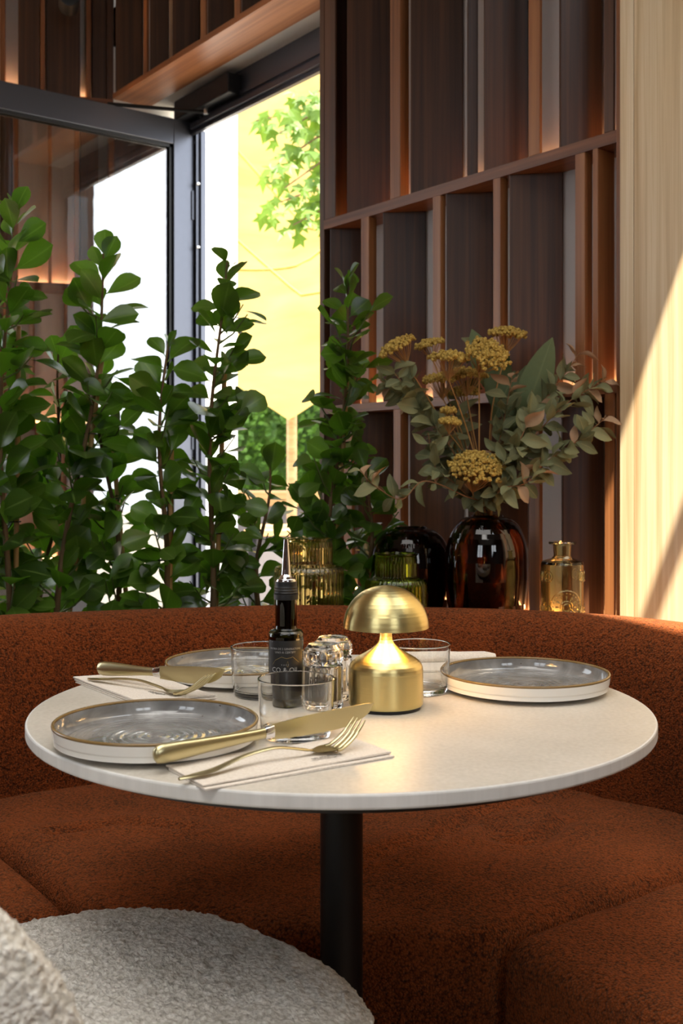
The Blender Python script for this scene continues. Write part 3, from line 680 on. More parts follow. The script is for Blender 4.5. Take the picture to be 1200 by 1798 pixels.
# ------------------------------------------------------------------ pepper and salt mills
def mill(lat, dep, label, core):
    t = thing('spice_mill', label, 'mill', P(lat, dep, TZ), PHI, 'clear acrylic mills')
    MB().lathe([(0,.0005),(.0205,.0005),(.0218,.002),(.0222,.005),(.0218,.012),(.0218,.048),(.0222,.0495),(.0205,.0508),(.0150,.0508),(.0150,.010),(0,.009)], 96, ribs=12, amp=.0012, ribz=(.003,.049)).build('mill_body', M['acrylic'], t, 40)
    MB().lathe([(0,.0512),(.0190,.0512),(.0216,.0530),(.0224,.0560),(.0224,.0640),(.0210,.0680),(.0190,.0700),(.0182,.0712),(.0165,.0735),(.010,.0742),(0,.0745)], 96, ribs=12, amp=.0010, ribz=(.055,.066)).build('mill_cap', M['acrylic'], t, 40)
    MB().lathe([(.0018,.010),(.0018,.062)], 12).build('spindle', M['steel'], t, 40)
    MB().lathe([(0,.0505),(.0150,.0505),(.0150,.0515),(0,.0515)], 32).build('collar', M['steel'], t, 40)
    random.seed(int(lat*1e4)); mb = MB()
    for _ in range(60):
        r = .0125*sqrt(random.random()); a = rnd(0, 2*pi)
        mb.lathe([(0,-.0018),(.0016,-.0009),(.0018,0),(.0016,.0009),(0,.0018)], 6, (r*cos(a), r*sin(a), rnd(.030,.036)))
    MB().lathe([(0,.0100),(.0140,.0102),(.0140,.024),(.0125,.029),(.009,.027),(.0025,.030),(.0025,.034),(0,.034)], 32).build('grinder_core', core, t, 40)
    o = mb.build('filling', core, t, 180); o['kind'] = 'stuff'
M['pepper'] = plain('peppercorn', rgb(30,22,18), 0.7); M['salt'] = plain('salt', rgb(235,232,225), 0.6)
mill(-0.0206, 1.238, 'clear acrylic pepper mill beside the oil bottle, the front one', M['pepper'])
mill(-0.0100, 1.292, 'clear acrylic salt mill half hidden behind the pepper mill', M['salt'])

# ------------------------------------------------------------------ napkins and cutlery
def quadgrid(A, B, C, D, n=14, m=10):
    return [[A.lerp(B, i/n).lerp(D.lerp(C, i/n), j/m) for i in range(n+1)] for j in range(m+1)]
def napkin(corners, label, seed, layers=2, fan=0.005):
    c = [Vector((p[0], p[1], 0)) for p in corners]; ctr = sum(c, Vector())/4
    t = thing('napkin', label, 'napkin', P(ctr.x, ctr.y, TZ)); z = 0.0004; d = [q-ctr for q in c]
    for k in range(layers):
        th = 0.0012
        off = Vector((fan*(layers-1-k)*0.6, -fan*(layers-1-k), 0)); mb = MB()
        g = quadgrid(*[q+off for q in d])
        def zz(p): return 0.0010*noise.noise(Vector((p.x*14+seed, p.y*14, k*.2)))+.0004*k
        top = [[Vector((p.x, p.y, z+th+abs(zz(p)))) for p in r] for r in g]; bot = [[Vector((p.x, p.y, z+max(-.0003, zz(p)*.2))) for p in r] for r in g]
        mb.grid(top); mb.grid([list(reversed(r)) for r in bot])
        n, m = len(g[0]), len(g)
        per = [(0,i) for i in range(n)]+[(j,n-1) for j in range(1,m)]+[(m-1,i) for i in range(n-2,-1,-1)]+[(j,0) for j in range(m-2,0,-1)]
        vs = [top[j][i] for j, i in per]+[bot[j][i] for j, i in per]; q = len(per)
        mb.add(vs, [(a, q+a, q+(a+1) % q, (a+1) % q) for a in range(q)])
        mb.build('napkin_fold', M['napkin'], t, 50, True); z += 0.0021
    return t, z+TZ
def strokes(t, ctr, ux, uy, z, seed):
    random.seed(seed); mb = MB(); x = -0.016
    while x < 0.016:
        h = rnd(.0034,.0050); k = rnd(-.0009,.0009)
        a = ctr+ux*x; b = a+uy*h+ux*k; w = ux*.00055
        mb.add([Vector((p.x, p.y, z)) for p in (a-w, a+w, b+w, b-w)], [(0,1,2,3)])
        if random.random() < .45:
            c = a+ux*.0018; w2 = uy*.0006
            mb.add([Vector((p.x, p.y, z)) for p in (a-w2, c-w2, c+w2, a+w2)], [(0,1,2,3)])
        x += rnd(.0016,.0024)
    for s in (-.004, .003):
        a = ctr-uy*.003+ux*s; mb.add([Vector((p.x, p.y, z)) for p in (a, a+ux*.003, a+ux*.003-uy*.0012, a-uy*.0012)], [(0,1,2,3)])
    mb.build('printed_mark', M['ink'], t)
n1, z1 = napkin([(-0.117,0.9215),(0.0467,1.0297),(0.0057,1.093),(-0.158,0.985)], 'folded beige napkin at the front edge under knife and fork', 1.0)
strokes(n1, Vector((0.044,0.000,0)), Vector((.83,.55,0)), Vector((-.55,.83,0)), z1-TZ+.0008, 4)
n2, z2 = napkin([(-0.343,1.397),(-0.232,1.247),(-0.148,1.283),(-0.262,1.432)], 'folded beige napkin at the left rim behind the near plate', 5.0, 3, 0.004)
strokes(n2, Vector((0.028,-0.052,0)), Vector((.7,-.6,0)), Vector((.6,.7,0)), z2-TZ+.0008, 9)
# far napkin rolled to a bright fold behind the right plate
n3 = thing('napkin', 'white napkin with a thick rolled fold behind the right plate', 'napkin', P(0.13, 1.50, TZ))
rows = []
for i in range(25):
    x = -0.09+0.175*i/24; e = min(1, (1-abs(i-12)/12)*6+0.15); row = []
    for k in range(16):
        a = 2*pi*k/16; row.append(Vector((x, 0.028+0.014*cos(a)*(0.6+.4*e), .0088+.0084*sin(a)*(0.6+.4*e)+0.0006*noise.noise(Vector((x*40, a, 0))))))
    rows.append(row)
mb = MB().grid(rows, True); mb.f.append(tuple(range(16))); mb.f.append(tuple(reversed(range(24*16, 25*16)))); mb.build('rolled_fold', M['napkin'], n3, 60, True)
MB().box(-0.085, 0.07, -0.045, 0.02, .0004, .004).build('napkin_fold', M['napkin'], n3)

def local(root, p): 
    q = P(p[0], p[1], p[2])-root.location; return Vector((q.x*cP+q.y*sP, -q.x*sP+q.y*cP, q.z))
def knife(A, B, label, roll=0.0):
    """A butt, B tip: (lat, dep, z) of the centre line; blade stands on its cutting edge"""
    a3, b3 = Vector(A), Vector(B); t = thing('table_knife', label, 'knife', P((A[0]+B[0])/2, (A[1]+B[1])/2, min(A[2], B[2])-.009), PHI, 'champagne gold cutlery')
    a, b = local(t, A), local(t, B); ax = (b-a).normalized(); L = (b-a).length
    sd = ax.cross(Vector((0,0,1))).normalized(); up = sd.cross(ax)
    if roll: 
        Rm = Matrix.Rotation(roll, 3, ax); sd = Rm @ sd; up = Rm @ up
    def ring(s, h, w, c=0, n=14): return [a+ax*s+up*(c+h*sin(2*pi*k/n))+sd*(w*cos(2*pi*k/n)) for k in range(n)]
    hl = 0.47*L
    hs = [(0,.0012,.0012),(.0006,.0045,.0035),(.003,.0078,.0048),(.010,.0090,.0052),(.025,.0087,.0050),(.055,.0070,.0044),(hl-.022,.0054,.0038),(hl-.008,.0051,.0036),(hl,.0052,.0034)]
    mb = MB().grid([ring(*h) for h in hs], True); mb.f.append(tuple(range(14))); mb.f.append(tuple(range((len(hs)-1)*14, len(hs)*14)))
    mb.build('handle', M['cutlery'], t, 60, True)
    bs = [(hl-.0005,.0057,.0040),(hl+.002,.0062,.0042),(hl+.006,.0062,.0036),(hl+.010,.0066,.0024)]
    mb = MB().grid([ring(*h) for h in bs], True); mb.f.append(tuple(range(14))); mb.f.append(tuple(range(3*14, 4*14))); mb.build('bolster', M['chrome'], t, 60, True)
    mb = MB(); rows = []
    for k in range(22):
        s = hl+.008+(L-hl-.008)*k/21; q = k/21; topz = .0072+.0012*sin(pi*q)+(.002*q); lo = -.0078-.0030*sin(pi*min(1, q*1.1)*.8)
        if q > .55: lo = lo+(topz-.0006-lo)*(1-sqrt(max(0, 1-((q-.55)/.45)**2.4)))
        if q > .9: topz -= .0012*((q-.9)/.1)**2
        w = .0011*(1-.5*q); rows.append([a+ax*s+up*topz+sd*w, a+ax*s+up*topz-sd*w, a+ax*s+up*(lo*.5+topz*.5)-sd*w*.7, a+ax*s+up*lo-sd*.0001, a+ax*s+up*lo+sd*.0001, a+ax*s+up*(lo*.5+topz*.5)+sd*w*.7])
    mb.grid(rows, True); mb.f.append(tuple(range(6))); mb.f.append(tuple(range(21*6, 22*6))); mb.build('blade', M['cutlery'], t, 40, True)
    return t
def fork(pts, tips, label):
    """pts: centre line (lat, dep, z) from handle end to the root of the tines; tips: end of the tines"""
    c = Vector(pts[0]); t = thing('table_fork', label, 'fork', P(pts[0][0], pts[0][1], min(p[2] for p in pts)-.0012), PHI, 'champagne gold cutlery')
    q = [local(t, p) for p in pts]; e = local(t, tips); d = e-q[0]; d.z = 0; sd = d.normalized().cross(Vector((0,0,1))).normalized()
    def sample(u):
        f = u*(len(q)-1); i = min(int(f), len(q)-2); return q[i].lerp(q[i+1], f-i)
    rows = []; n = 44; S = [sample(i/n) for i in range(n+1)]
    for _ in range(6): S = [S[0]]+[(S[i-1]+S[i]*2+S[i+1])/4 for i in range(1, n)]+[S[-1]]
    for i, p in enumerate(S):
        u = i/n; w = .0016+.0052*min(1, u*9)*max(0, 1-u*2.1) if u < .42 else .0026
        w = max(w, .0026 if u > .02 else .0018)
        if u > .74: w = .0026+(.0118-.0026)*sin(min(1, (u-.74)/.2)*pi/2)
        th = .0014 if u < .72 else .0010
        dish = .0022*max(0, min(1, (u-.76)/.12))
        rows.append([p+sd*x*w+Vector((0,0,s*th+dish*x*x)) for x, s in ((-1,0),(-.6,.8),(0,1),(.6,.8),(1,0),(.6,-.8),(0,-1),(-.6,-.8))])
    mb = MB().grid(rows, True); mb.f.append(tuple(range(8))); mb.f.append(tuple(reversed(range(n*8, n*8+8)))); hd = mb.build('handle', M['cutlery'], t, 60, True)
    r = S[-1]; r0 = S[-3]
    for k in range(4):
        x = -.0098+.0196*k/3; pp = []
        for j in range(9):
            u = j/8; p = r.lerp(e, u); p.z += -.0035*sin(pi*u)*1.0; pp.append(p+sd*x*(1-.12*u)+Vector((0,0,.0022*(x/.0118)**2*(1-u))))
        pp = [r0+sd*x+Vector((0,0,.002*(x/.0118)**2))]+pp
        MB().tube(pp, [.0018]*6+[.0017,.0016,.0013,.0007], 6).build('tine', M['cutlery'], hd, 60)
    return t
knife((-0.166,0.966,0.7528+.0045), (0.033,1.112,0.7645), 'gold knife on the front napkin with its tip before the lamp')
knife((-0.308,1.385,0.7595), (-0.1335,1.255,0.7730), 'gold knife on the left napkin across the far plate')
def fk(p, tip, zs): return None
fork([(-0.1385,0.931,z1+.0016),(-0.112,0.951,z1+.0030),(-0.088,0.977,z1+.0095),(-0.060,0.998,z1+.0125),(-0.036,1.013,z1+.006),(-0.020,1.023,z1+.0016),(-0.006,1.031,z1+.0022)], (0.0172,1.049,0.7712), 'gold fork lying in front of the knife on the front napkin')
fork([(-0.318,1.372,z2+.0016),(-0.296,1.357,z2+.004),(-0.270,1.338,z2+.0085),(-0.243,1.318,z2+.0105),(-0.217,1.300,z2+.006),(-0.199,1.287,z2+.0016),(-0.186,1.278,z2+.002)], (-0.1505,1.256,0.7752), 'gold fork under the knife on the left napkin')

# ------------------------------------------------------------------ vases on the ledge
def ribbed_vase(lat, dep, r1, r2, zsh, zrim, label, mat, name='ribbed_vase'):
    t = thing(name, label, 'vase', P(lat, dep, ZL))
    H1, H2 = zsh-ZL, zrim-ZL
    p = [(0,.001),(r1-.004,.001),(r1,.006),(r1,H1-.008),(r1-.004,H1-.001),(r2+.006,H1+.001),(r2,H1+.006),(r2,H2-.006),(r2+.003,H2-.003),(r2+.003,H2),
         (r2-.002,H2),(r2-.004,H2-.006),(r2-.004,H1+.002),(r2-.002,H1-.004),(r1-.008,H1-.006),(r1-.005,H1-.012),(r1-.005,.010),(0,.008)]
    dense = []
    for (a, b) in zip(p, p[1:]):
        m = max(1, int(abs(b[1]-a[1])/.012)); dense += [(a[0]+(b[0]-a[0])*k/m, a[1]+(b[1]-a[1])*k/m) for k in range(m)]
    dense.append(p[-1])
    outer = dense
    MB().lathe(outer, 160, ribs=40, amp=.0022, ribz=(.008, H2-.010)).build('vase_body', mat, t, 60)
    return t
def zof(y, dep): return CH+(HY-y)/F*dep
ribbed_vase((543-CX)/F*2.27, 2.27, .0715, .0485, zof(994,2.27), zof(945,2.27), 'amber ribbed glass vase of two steps in front of the tall plant', M['amber_ribbed'])
ribbed_vase((696-CX)/F*2.26, 2.26, .0640, .0425, zof(1016,2.26), zof(971,2.26), 'green ribbed glass vase of two steps behind the brass lamp', M['green_glass'])
def round_vase(lat, dep, R, ztop, label, mat):
    t = thing('rounded_vase', label, 'vase', P(lat, dep, ZL)); H = ztop-ZL; ro = R*.42
    p = [(0,.001),(R*.62,.001),(R*.74,.006),(R*.86,.03),(R*.95,.07),(R,.12)]
    p += [(R, H*.62)]+[(ro+(R-ro)*cos(a), H*.62+(H*.38-.004)*sin(a)) for a in [radians(k) for k in range(8, 90, 8)]]+[(ro, H-.003),(ro-.003,H),(ro-.006,H-.003)]
    p += [(ro-.004+(R-.006-ro)*cos(a), H*.60+(H*.36-.004)*sin(a)) for a in [radians(k) for k in range(84, 0, -12)]]+[(R-.007,H*.55),(R-.007,.12),(R*.86,.05),(R*.6,.012),(0,.010)]
    MB().lathe(p, 96).build('vase_body', mat, t, 60); return t
VB = ((855-CX)/F*2.34, 2.34); VT = zof(904, 2.34)
round_vase(VB[0], VB[1], .0885, VT, 'large tortoiseshell glass vase holding the dried bouquet', M['tortoise'])
round_vase((722-CX)/F*2.425, 2.425, .088, zof(925,2.425), 'dark brown glass vase half hidden behind the green vase', M['dark_glass'])
# small embossed yellow bottle
eb = thing('embossed_bottle', 'small pale yellow embossed glass bottle at the right end of the ledge', 'bottle', P((988-CX)/F*2.21, 2.21, ZL)); rb = .0490*.88
hb = zof(991,2.21)-ZL; hn = zof(979,2.21)-ZL; ht = zof(951,2.21)-ZL
MB().lathe([(0,.001),(rb-.003,.001),(rb,.004),(rb,hb),(rb-.002,hb+.006),(rb*.80,hn-.005),(.0215,hn-.001),(.0175,hn+.004),(.0185,ht-.008),(.0200,ht-.006),(.0270,ht-.005),(.0278,ht-.002),(.0265,ht),(.0165,ht),(.0150,ht-.006),(.0140,hn+.002),(rb*.5,hn-.008),(rb-.005,hb),(rb-.005,.010),(0,.008)], 72).build('bottle_body', M['yellow_glass'], eb, 45)
def onb(x, z, r=0): a = x/rb; return Vector(((rb+r)*sin(a), -(rb+r)*cos(a), z))
zc = zof(1062,2.21)-ZL
md = MB()
for R_ in (.033, .0125, .007): md.tube([onb(R_*cos(2*pi*k/36), zc+R_*sin(2*pi*k/36), .0003) for k in range(37)], .0013, 6)
for k in range(24): md.lathe([(0,-.002),(.0014,-.001),(.0018,0),(.0014,.001),(0,.002)], 6, onb(.0275*cos(2*pi*k/24), zc+.0275*sin(2*pi*k/24), .0004))
for k in range(12):
    a = 2*pi*k/12; md.tube([onb(.0145*cos(a), zc+.0145*sin(a), .0003), onb(.0225*cos(a), zc+.0225*sin(a), .0003)], [.0008,.0018], 6)
md.build('embossed_medallion', M['yellow_glass'], eb, 60)
for ph in (-2.2,-1.5,-.9,.9,1.5,2.2):
    for R_, z in ((.011, hb-.022), (.006, hb-.022), (.009, hb*.45)):
        MB().tube([onb(ph*rb+R_*cos(2*pi*k/16), z+R_*sin(2*pi*k/16), .0003) for k in range(17)], .001, 5).build('embossed_rosette', M['yellow_glass'], eb, 60)

# ------------------------------------------------------------------ leaves
def leaf_mesh(name, mat, L, Wd, curl, fold, p=1.0, pet=0.12, twist=0.0, nu=8, nv=4, wave=0.0, ex=0.75):
    vs = []; uv = []; fs = []
    for i in range(nu+1):
        u = i/nu
        if u < pet: w = 0.04*Wd
        else:
            q = (u-pet)/(1-pet); w = Wd*max(0.03, sin(pi*min(1, q)**p)**ex)
        y = L*u; z = -curl*L*u*u
        for k in range(nv+1):
            x = (k/nv*2-1); tw = twist*u
            X = x*w; Z = z+fold*abs(x)*w+wave*w*sin(u*9+x*2)
            vs.append((X*cos(tw)-(Z-z)*sin(tw), y, z+X*sin(tw)+(Z-z)*cos(tw))); uv.append((u, k/nv))
    for i in range(nu):
        for k in range(nv):
            a = i*(nv+1)+k; fs.append((a, a+1, a+nv+2, a+nv+1))
    me = bpy.data.meshes.new(name); me.from_pydata(vs, [], fs)
    ul = me.uv_layers.new(name='UVMap')
    for lp in me.loops: ul.data[lp.index].uv = uv[lp.vertex_index]
    me.polygons.foreach_set('use_smooth', [True]*len(me.polygons)); me.materials.append(mat); me.update(); return me
FIC = [leaf_mesh('ficus_leaf', M['ficus'], 1.0, w, c, f, 1.55, .10, ex=.62) for w, c, f in ((.33,.10,.22),(.37,.22,.15),(.31,.05,.32),(.36,-.08,.25),(.32,.32,.2))]
def place_leaf(me, root, p, d, up, size, name='leaf'):
    d = d.normalized(); n = (up-d*up.dot(d))
    if n.length < 1e-4: n = d.orthogonal()
    n.normalize(); x = d.cross(n)
    o = bpy.data.objects.new(name, me); o.parent = root
    o.matrix_basis = Matrix(((x.x*size, d.x*size, n.x*size, p.x), (x.y*size, d.y*size, n.y*size, p.y), (x.z*size, d.z*size, n.z*size, p.z), (0,0,0,1)))
    COL.objects.link(o); return o

def ficus(x0, x1, ytop, dep, label, seed, dens=1.0, size=(.052,.078), branch=1.0, stake=True, spread=1.0, side=None):
    random.seed(seed)
    b = P((x0-CX)/F*dep, dep, ZP); t = thing('ficus_plant', label, 'plant', b, PHI, 'leafy green plants in the trough')
    top = Vector(((x1-x0)/F*dep, rnd(-.03,.03), zof(ytop, dep)-ZP)); H = top.z
    n = 14; stem = []
    for i in range(n+1):
        u = i/n; stem.append(Vector((top.x*u+.010*sin(u*7+seed), top.y*u+.012*cos(u*5+seed)-.012, H*u-.0)))
    MB().tube(stem, [.0075*(1-.72*i/n) for i in range(n+1)], 7).build('stem', M['bark'], t, 60)
    if stake:
        MB().tube([Vector((.014,.012,0)), Vector((top.x*.72+.012,.014,H*.74))], .0055, 8).build('cane_stake', M['cane'], t, 60)
        for u in (.3,.55):
            c = Vector((top.x*u+.006, .005, H*u)); MB().tube([c+Vector((.018*cos(a), .018*sin(a), 0)) for a in [k*pi/6 for k in range(13)]], .0012, 5).build('tie', M['black_plastic'], t)
    cnt = 0; g = rnd(0, 6)
    def leaves_on(fn, L, start, sp, s0, el0, el1, par=None):
        nonlocal cnt, g
        k = max(2, int(L*(1-start)/sp))
        for i in range(k):
            if cnt >= 280: return
            u = start+(1-start)*(i+.5)/k; p = fn(u); tn = (fn(min(1, u+.05))-fn(max(0, u-.05))).normalized()
            g += 2.4+rnd(-.35,.35); o1 = tn.orthogonal().normalized(); o2 = tn.cross(o1)
            out = o1*cos(g)+o2*sin(g); el = rnd(el0, el1)+(0.55 if u > .93 else 0)
            d = out*cos(el)+tn*sin(el); d.z -= rnd(0, .25)
            s = rnd(*s0)*1.27*(1.0 if u < .94 else .72)
            place_leaf(random.choice(FIC), par or t, p+out*.002, d, tn*.55+Vector((rnd(-.7,.7), rnd(-1.5,.3), rnd(-.2,.7))), s); cnt += 1
    def fs(u):
        f = max(0, min(n-1e-6, u*n)); i = int(f); return stem[i].lerp(stem[i+1], f-i)
    leaves_on(fs, H, 0.04, .0126/dens, size, .15, .95)
    nb = int(H/.055*branch)
    for i in range(nb):
        u = .05+.80*(i+rnd(.1,.9))/nb; p = fs(u); a = rnd(0, 2*pi)
        if side is not None and random.random() < .6: a = side+rnd(-.7,.7)
        L = rnd(.06,.13)*spread*(1-.45*u); d = Vector((cos(a), sin(a)*.7, rnd(.5,1.2))).normalized()
        q1 = p+d*L*.5+Vector((0,0,-.004)); q2 = p+d*L+Vector((0,0,.012)); bp = [p, q1, q2]
        twg = MB().tube(bp, [.0026,.002,.0013], 5).build('twig', M['green_stem'], t, 60)
        leaves_on(lambda w, bp=bp: (bp[0].lerp(bp[1], w*2) if w < .5 else bp[1].lerp(bp[2], w*2-1)), L, .2, .0175, (size[0]*.85, size[1]*.92), .2, 1.0, twg)
    return cnt
nl = 0
nl += ficus(12, 22, 368, 2.28, 'leafy green plant cut off by the left picture edge, tall', 1, 1.1, (.055,.082), 1.1)
nl += ficus(-30, -22, 520, 2.36, 'leafy green plant mostly out of frame at the far left', 2, .9, (.05,.075), .8, False)
nl += ficus(100, 192, 450, 2.34, 'tall leafy plant with curved bare top, second from the left edge', 3, .95, (.052,.08), 1.0)
nl += ficus(72, 118, 625, 2.46, 'shorter leafy plant standing behind the second tall one', 4, 1.0, (.05,.075), 1.2, False)
nl += ficus(216, 176, 665, 2.42, 'leafy plant leaning left below the white door glass', 5, 1.0, (.05,.075), 1.1)
nl += ficus(284, 292, 600, 2.30, 'medium leafy plant against the bright door glass', 6, 1.0, (.05,.074), 1.0)
nl += ficus(364, 392, 462, 2.36, 'tall leafy plant before the hinge side of the doorway', 7, 1.05, (.05,.074), 1.1, True, 1.0, 0.0)
nl += ficus(452, 470, 815, 2.44, 'low bushy plant in front of the garden hedge view', 8, .75, (.045,.07), 1.3, False)
nl += ficus(572, 612, 490, 2.47, 'dense dark plant in front of the slat wall corner', 9, 1.5, (.047,.066), 1.8, True, 1.15)
nl += ficus(640, 650, 820, 2.44, 'low leafy plant between amber vase and slat wall', 10, .8, (.05,.07), 1.2, False)

# ------------------------------------------------------------------ dried bouquet: every stem is a thing of its own
MOUTH = P(VB[0], VB[1], VT)
def curve(pts, n=24):
    pts = [Vector(p) for p in pts]; out = []
    e = [pts[0]*2-pts[1]]+pts+[pts[-1]*2-pts[-2]]
    for i in range(len(pts)-1):
        a, b, c, d = e[i:i+4]
        for k in range(n):
            t = k/n; out.append(.5*((2*b)+(c-a)*t+(2*a-5*b+4*c-d)*t*t+(3*b-a-3*c+d)*t**3))
    out.append(pts[-1]); return out
ICO = None
def ico():
    global ICO
    if ICO is None:
        b = bmesh.new(); bmesh.ops.create_icosphere(b, subdivisions=1, radius=1.0); b.verts.ensure_lookup_table()
        ICO = ([v.co.copy() for v in b.verts], [tuple(v.index for v in f.verts) for f in b.faces]); b.free()
    return ICO
def stem_root(name, label, cat, group, seed):
    random.seed(seed); o = Vector((rnd(-.012,.012), rnd(-.012,.012), -.16))
    base = P(VB[0]+o.x, VB[1]+o.y, VT+o.z)
    return thing(name, label, cat, base, PHI, group)
def lp(root, x, y, dep): q = px(x, y, dep)-root.location; return Vector((q.x*cP+q.y*sP, -q.x*sP+q.y*cP, q.z))
def yarrow_stem(x, y, wpx, tilt, dep, label, seed, via=None, thick=.0021, hz=.32):
    t = stem_root('yarrow_stem', label, 'dried flower', 'dried yarrow stems in the tortoiseshell vase', seed)
    head = lp(t, x, y, dep); r = wpx/2/F*dep; ax = Vector((sin(tilt[0]), -sin(tilt[1]), cos(tilt[0])*cos(tilt[1]))).normalized()
    neck = head-ax*r*1.05
    ms = lp(t, 850+rnd(-14,14), 903, VB[1]+rnd(-.012,.012))
    pts = [Vector((0,0,0)), ms]+([lp(t, *v) for v in via] if via else [])+[neck]
    c = curve(pts, 10); MB().tube(c, [thick*(1-.35*i/(len(c)-1)) for i in range(len(c))], 6).build('stem', M['dry_stem'], t, 60)
    u = ax.orthogonal().normalized(); v = ax.cross(u); rays = MB(); fl = MB(); V, Fc = ico()
    N = max(18, int(r*2300))
    for k in range(N):
        rr = r*sqrt((k+.5)/N)*rnd(.93,1.08); a = k*2.39996; z = hz*r*(1-(rr/r)**2)*.9+rnd(-.05,.09)*r
        p = head+(u*cos(a)+v*sin(a))*rr+ax*z
        if k % 3 == 0:
            m_ = neck.lerp(p, .55)-ax*r*.10; rays.tube([neck-ax*.002, m_, p], [.0009,.0007,.0006], 4)
        for j in range(5):
            q = p+Vector((rnd(-1,1), rnd(-1,1), rnd(-.6,.8)))*.0048; s = rnd(.0026,.0044)
            fl.add([q+w*s for w in V], Fc)
    rays.build('umbel_rays', M['dry_stem'], t); o = fl.build('flower_head', M['yarrow'], t); 
    return t
yarrow_stem(697, 610, 66, (-.55,.15), 2.27, 'dried yellow yarrow head farthest to the left of the bouquet', 21, [(772,735,2.30)])
yarrow_stem(753, 606, 48, (-.30,.1), 2.37, 'small dried yarrow head behind, second from the left', 22, [(800,740,2.36)])
yarrow_stem(790, 630, 68, (.05,.12), 2.26, 'dried yarrow head with its pale rays showing from the side', 23, [(822,760,2.30)])
yarrow_stem(775, 668, 62, (-.1,.12), 2.35, 'dried yarrow head low behind the pale rayed one', 24, [(815,770,2.34)])
yarrow_stem(822, 660, 66, (.05,.1), 2.33, 'wide dried yarrow head in the middle of the bouquet', 25, [(834,770,2.33)])
yarrow_stem(857, 622, 78, (.30,.75), 2.25, 'brightest yellow yarrow head facing the viewer', 26, [(842,770,2.29)])
yarrow_stem(892, 588, 64, (.12,.1), 2.33, 'dried yarrow head at the top right of the bouquet', 27, [(862,740,2.34)])
yarrow_stem(787, 722, 24, (0,.1), 2.28, 'tiny dried yarrow head above another tiny one', 28, [(818,800,2.31)], .0014)
yarrow_stem(790, 742, 36, (.05,.1), 2.26, 'tiny flat yarrow head under the other tiny one', 29, [(820,805,2.30)], .0014)
yarrow_stem(836, 822, 94, (.05,.55), 2.25, 'large dried yarrow head low over the mouth of the vase', 30, None, .0024, .5)
yarrow_stem(815, 690, 50, (-.05,.2), 2.39, 'shaded dried yarrow head deep inside the bouquet', 31, [(832,780,2.36)])
yarrow_stem(870, 812, 36, (.4,.5), 2.27, 'small dried yarrow head right of the low large one', 32)

EUC = [leaf_mesh('eucalyptus_leaf', M['euca'], 1.0, w, c, f, 1.0, .08, tw, 7, 4, wv) for w, c, f, tw, wv in ((.26,.45,.22,1.0,.08),(.31,.6,.3,-1.1,.10),(.22,-.4,.35,1.4,.08),(.28,.25,.4,-.7,.12),(.34,.5,.2,.6,.10))]
TAN = [leaf_mesh('dry_leaf', M['euca_tan'], 1.0, w, c, f, 1.0, .08, tw, 7, 4, .12) for w, c, f, tw in ((.24,.5,.4,1.2),(.3,.35,.5,-1.0))]
BIG = [leaf_mesh('olive_leaf', M['olive_leaf'], 1.0, w, c, .18, .85, .03, .2, 10, 4, .04) for w, c in ((.17,.12),(.20,.2))]
def euca_branch(path, n, size, label, seed, tan=0.08, start=.25, spread=1.0, tip_tan=0):
    t = stem_root('eucalyptus_branch', label, 'dried branch', 'dried eucalyptus branches in the tortoiseshell vase', seed)
    pts = [Vector((0,0,0)), lp(t, 852+rnd(-16,16), 904, VB[1]+rnd(-.012,.012))]+[lp(t, *p) for p in path]
    c = curve(pts, 10); m = len(c)-1
    MB().tube(c, [.0017*(1-.5*i/m) for i in range(m+1)], 5).build('stem', M['euca_stem'], t, 60)
    g = rnd(0, 6)
    for k in range(n):
        u = start+(1-start)*(k+.5)/n; f = u*m; i = min(int(f), m-1); p = c[i].lerp(c[i+1], f-i); tn = (c[min(m, i+2)]-c[max(0, i-1)]).normalized()
        g += 2.1+rnd(-.5,.5); o1 = tn.orthogonal().normalized(); out = o1*cos(g)+tn.cross(o1)*sin(g); el = rnd(.25,1.0)
        d = out*cos(el)*spread+tn*sin(el); is_tan = random.random() < tan or k >= n-tip_tan
        s = rnd(*size)*(1-.25*max(0, u-.8)/.2)
        place_leaf(random.choice(TAN if is_tan else EUC), t, p, d, Vector((rnd(-.6,.6), rnd(-1.3,.1), rnd(.1,1))), s)
        if u < .92 and k % 2 == 0:
            place_leaf(random.choice(EUC), t, p, (-out*cos(el)*spread+tn*sin(el)), Vector((rnd(-.6,.6), rnd(-1.3,.1), rnd(.1,1))), s*.9)
euca_branch([(800,800,2.30),(740,720,2.28),(690,650,2.26)], 46, (.036,.058), 'grey green eucalyptus branch rising to the left under the first yarrow', 41, .05, .32)
euca_branch([(795,820,2.32),(735,705,2.34),(668,668,2.32)], 40, (.036,.056), 'grey green eucalyptus branch leaning left behind the outer yarrow stem', 42, .05, .35)
euca_branch([(800,850,2.27),(765,820,2.26),(752,760,2.26)], 22, (.034,.05), 'short eucalyptus branch curving up left of the low yarrow head', 43, .05, .3)
euca_branch([(810,868,2.26),(745,845,2.24),(705,877,2.23),(655,850,2.22),(632,824,2.22)], 13, (.034,.046), 'thin eucalyptus twig drooping out to the left near the plant', 44, .3, .42)
euca_branch([(885,840,2.28),(935,770,2.26),(1000,705,2.24),(1065,668,2.24)], 44, (.036,.052), 'eucalyptus branch reaching right to the edge of the oak panel', 45, .08, .28, 1.0, 3)
euca_branch([(895,850,2.26),(960,810,2.24),(1020,770,2.23),(1062,735,2.23)], 40, (.036,.054), 'lowest eucalyptus branch spreading right over the small bottle', 46, .06, .25, 1.0, 2)
euca_branch([(880,820,2.30),(925,740,2.30),(975,680,2.30),(1018,620,2.30)], 34, (.036,.056), 'eucalyptus branch rising right with a curled pink tip', 47, .12, .28, 1.0, 4)
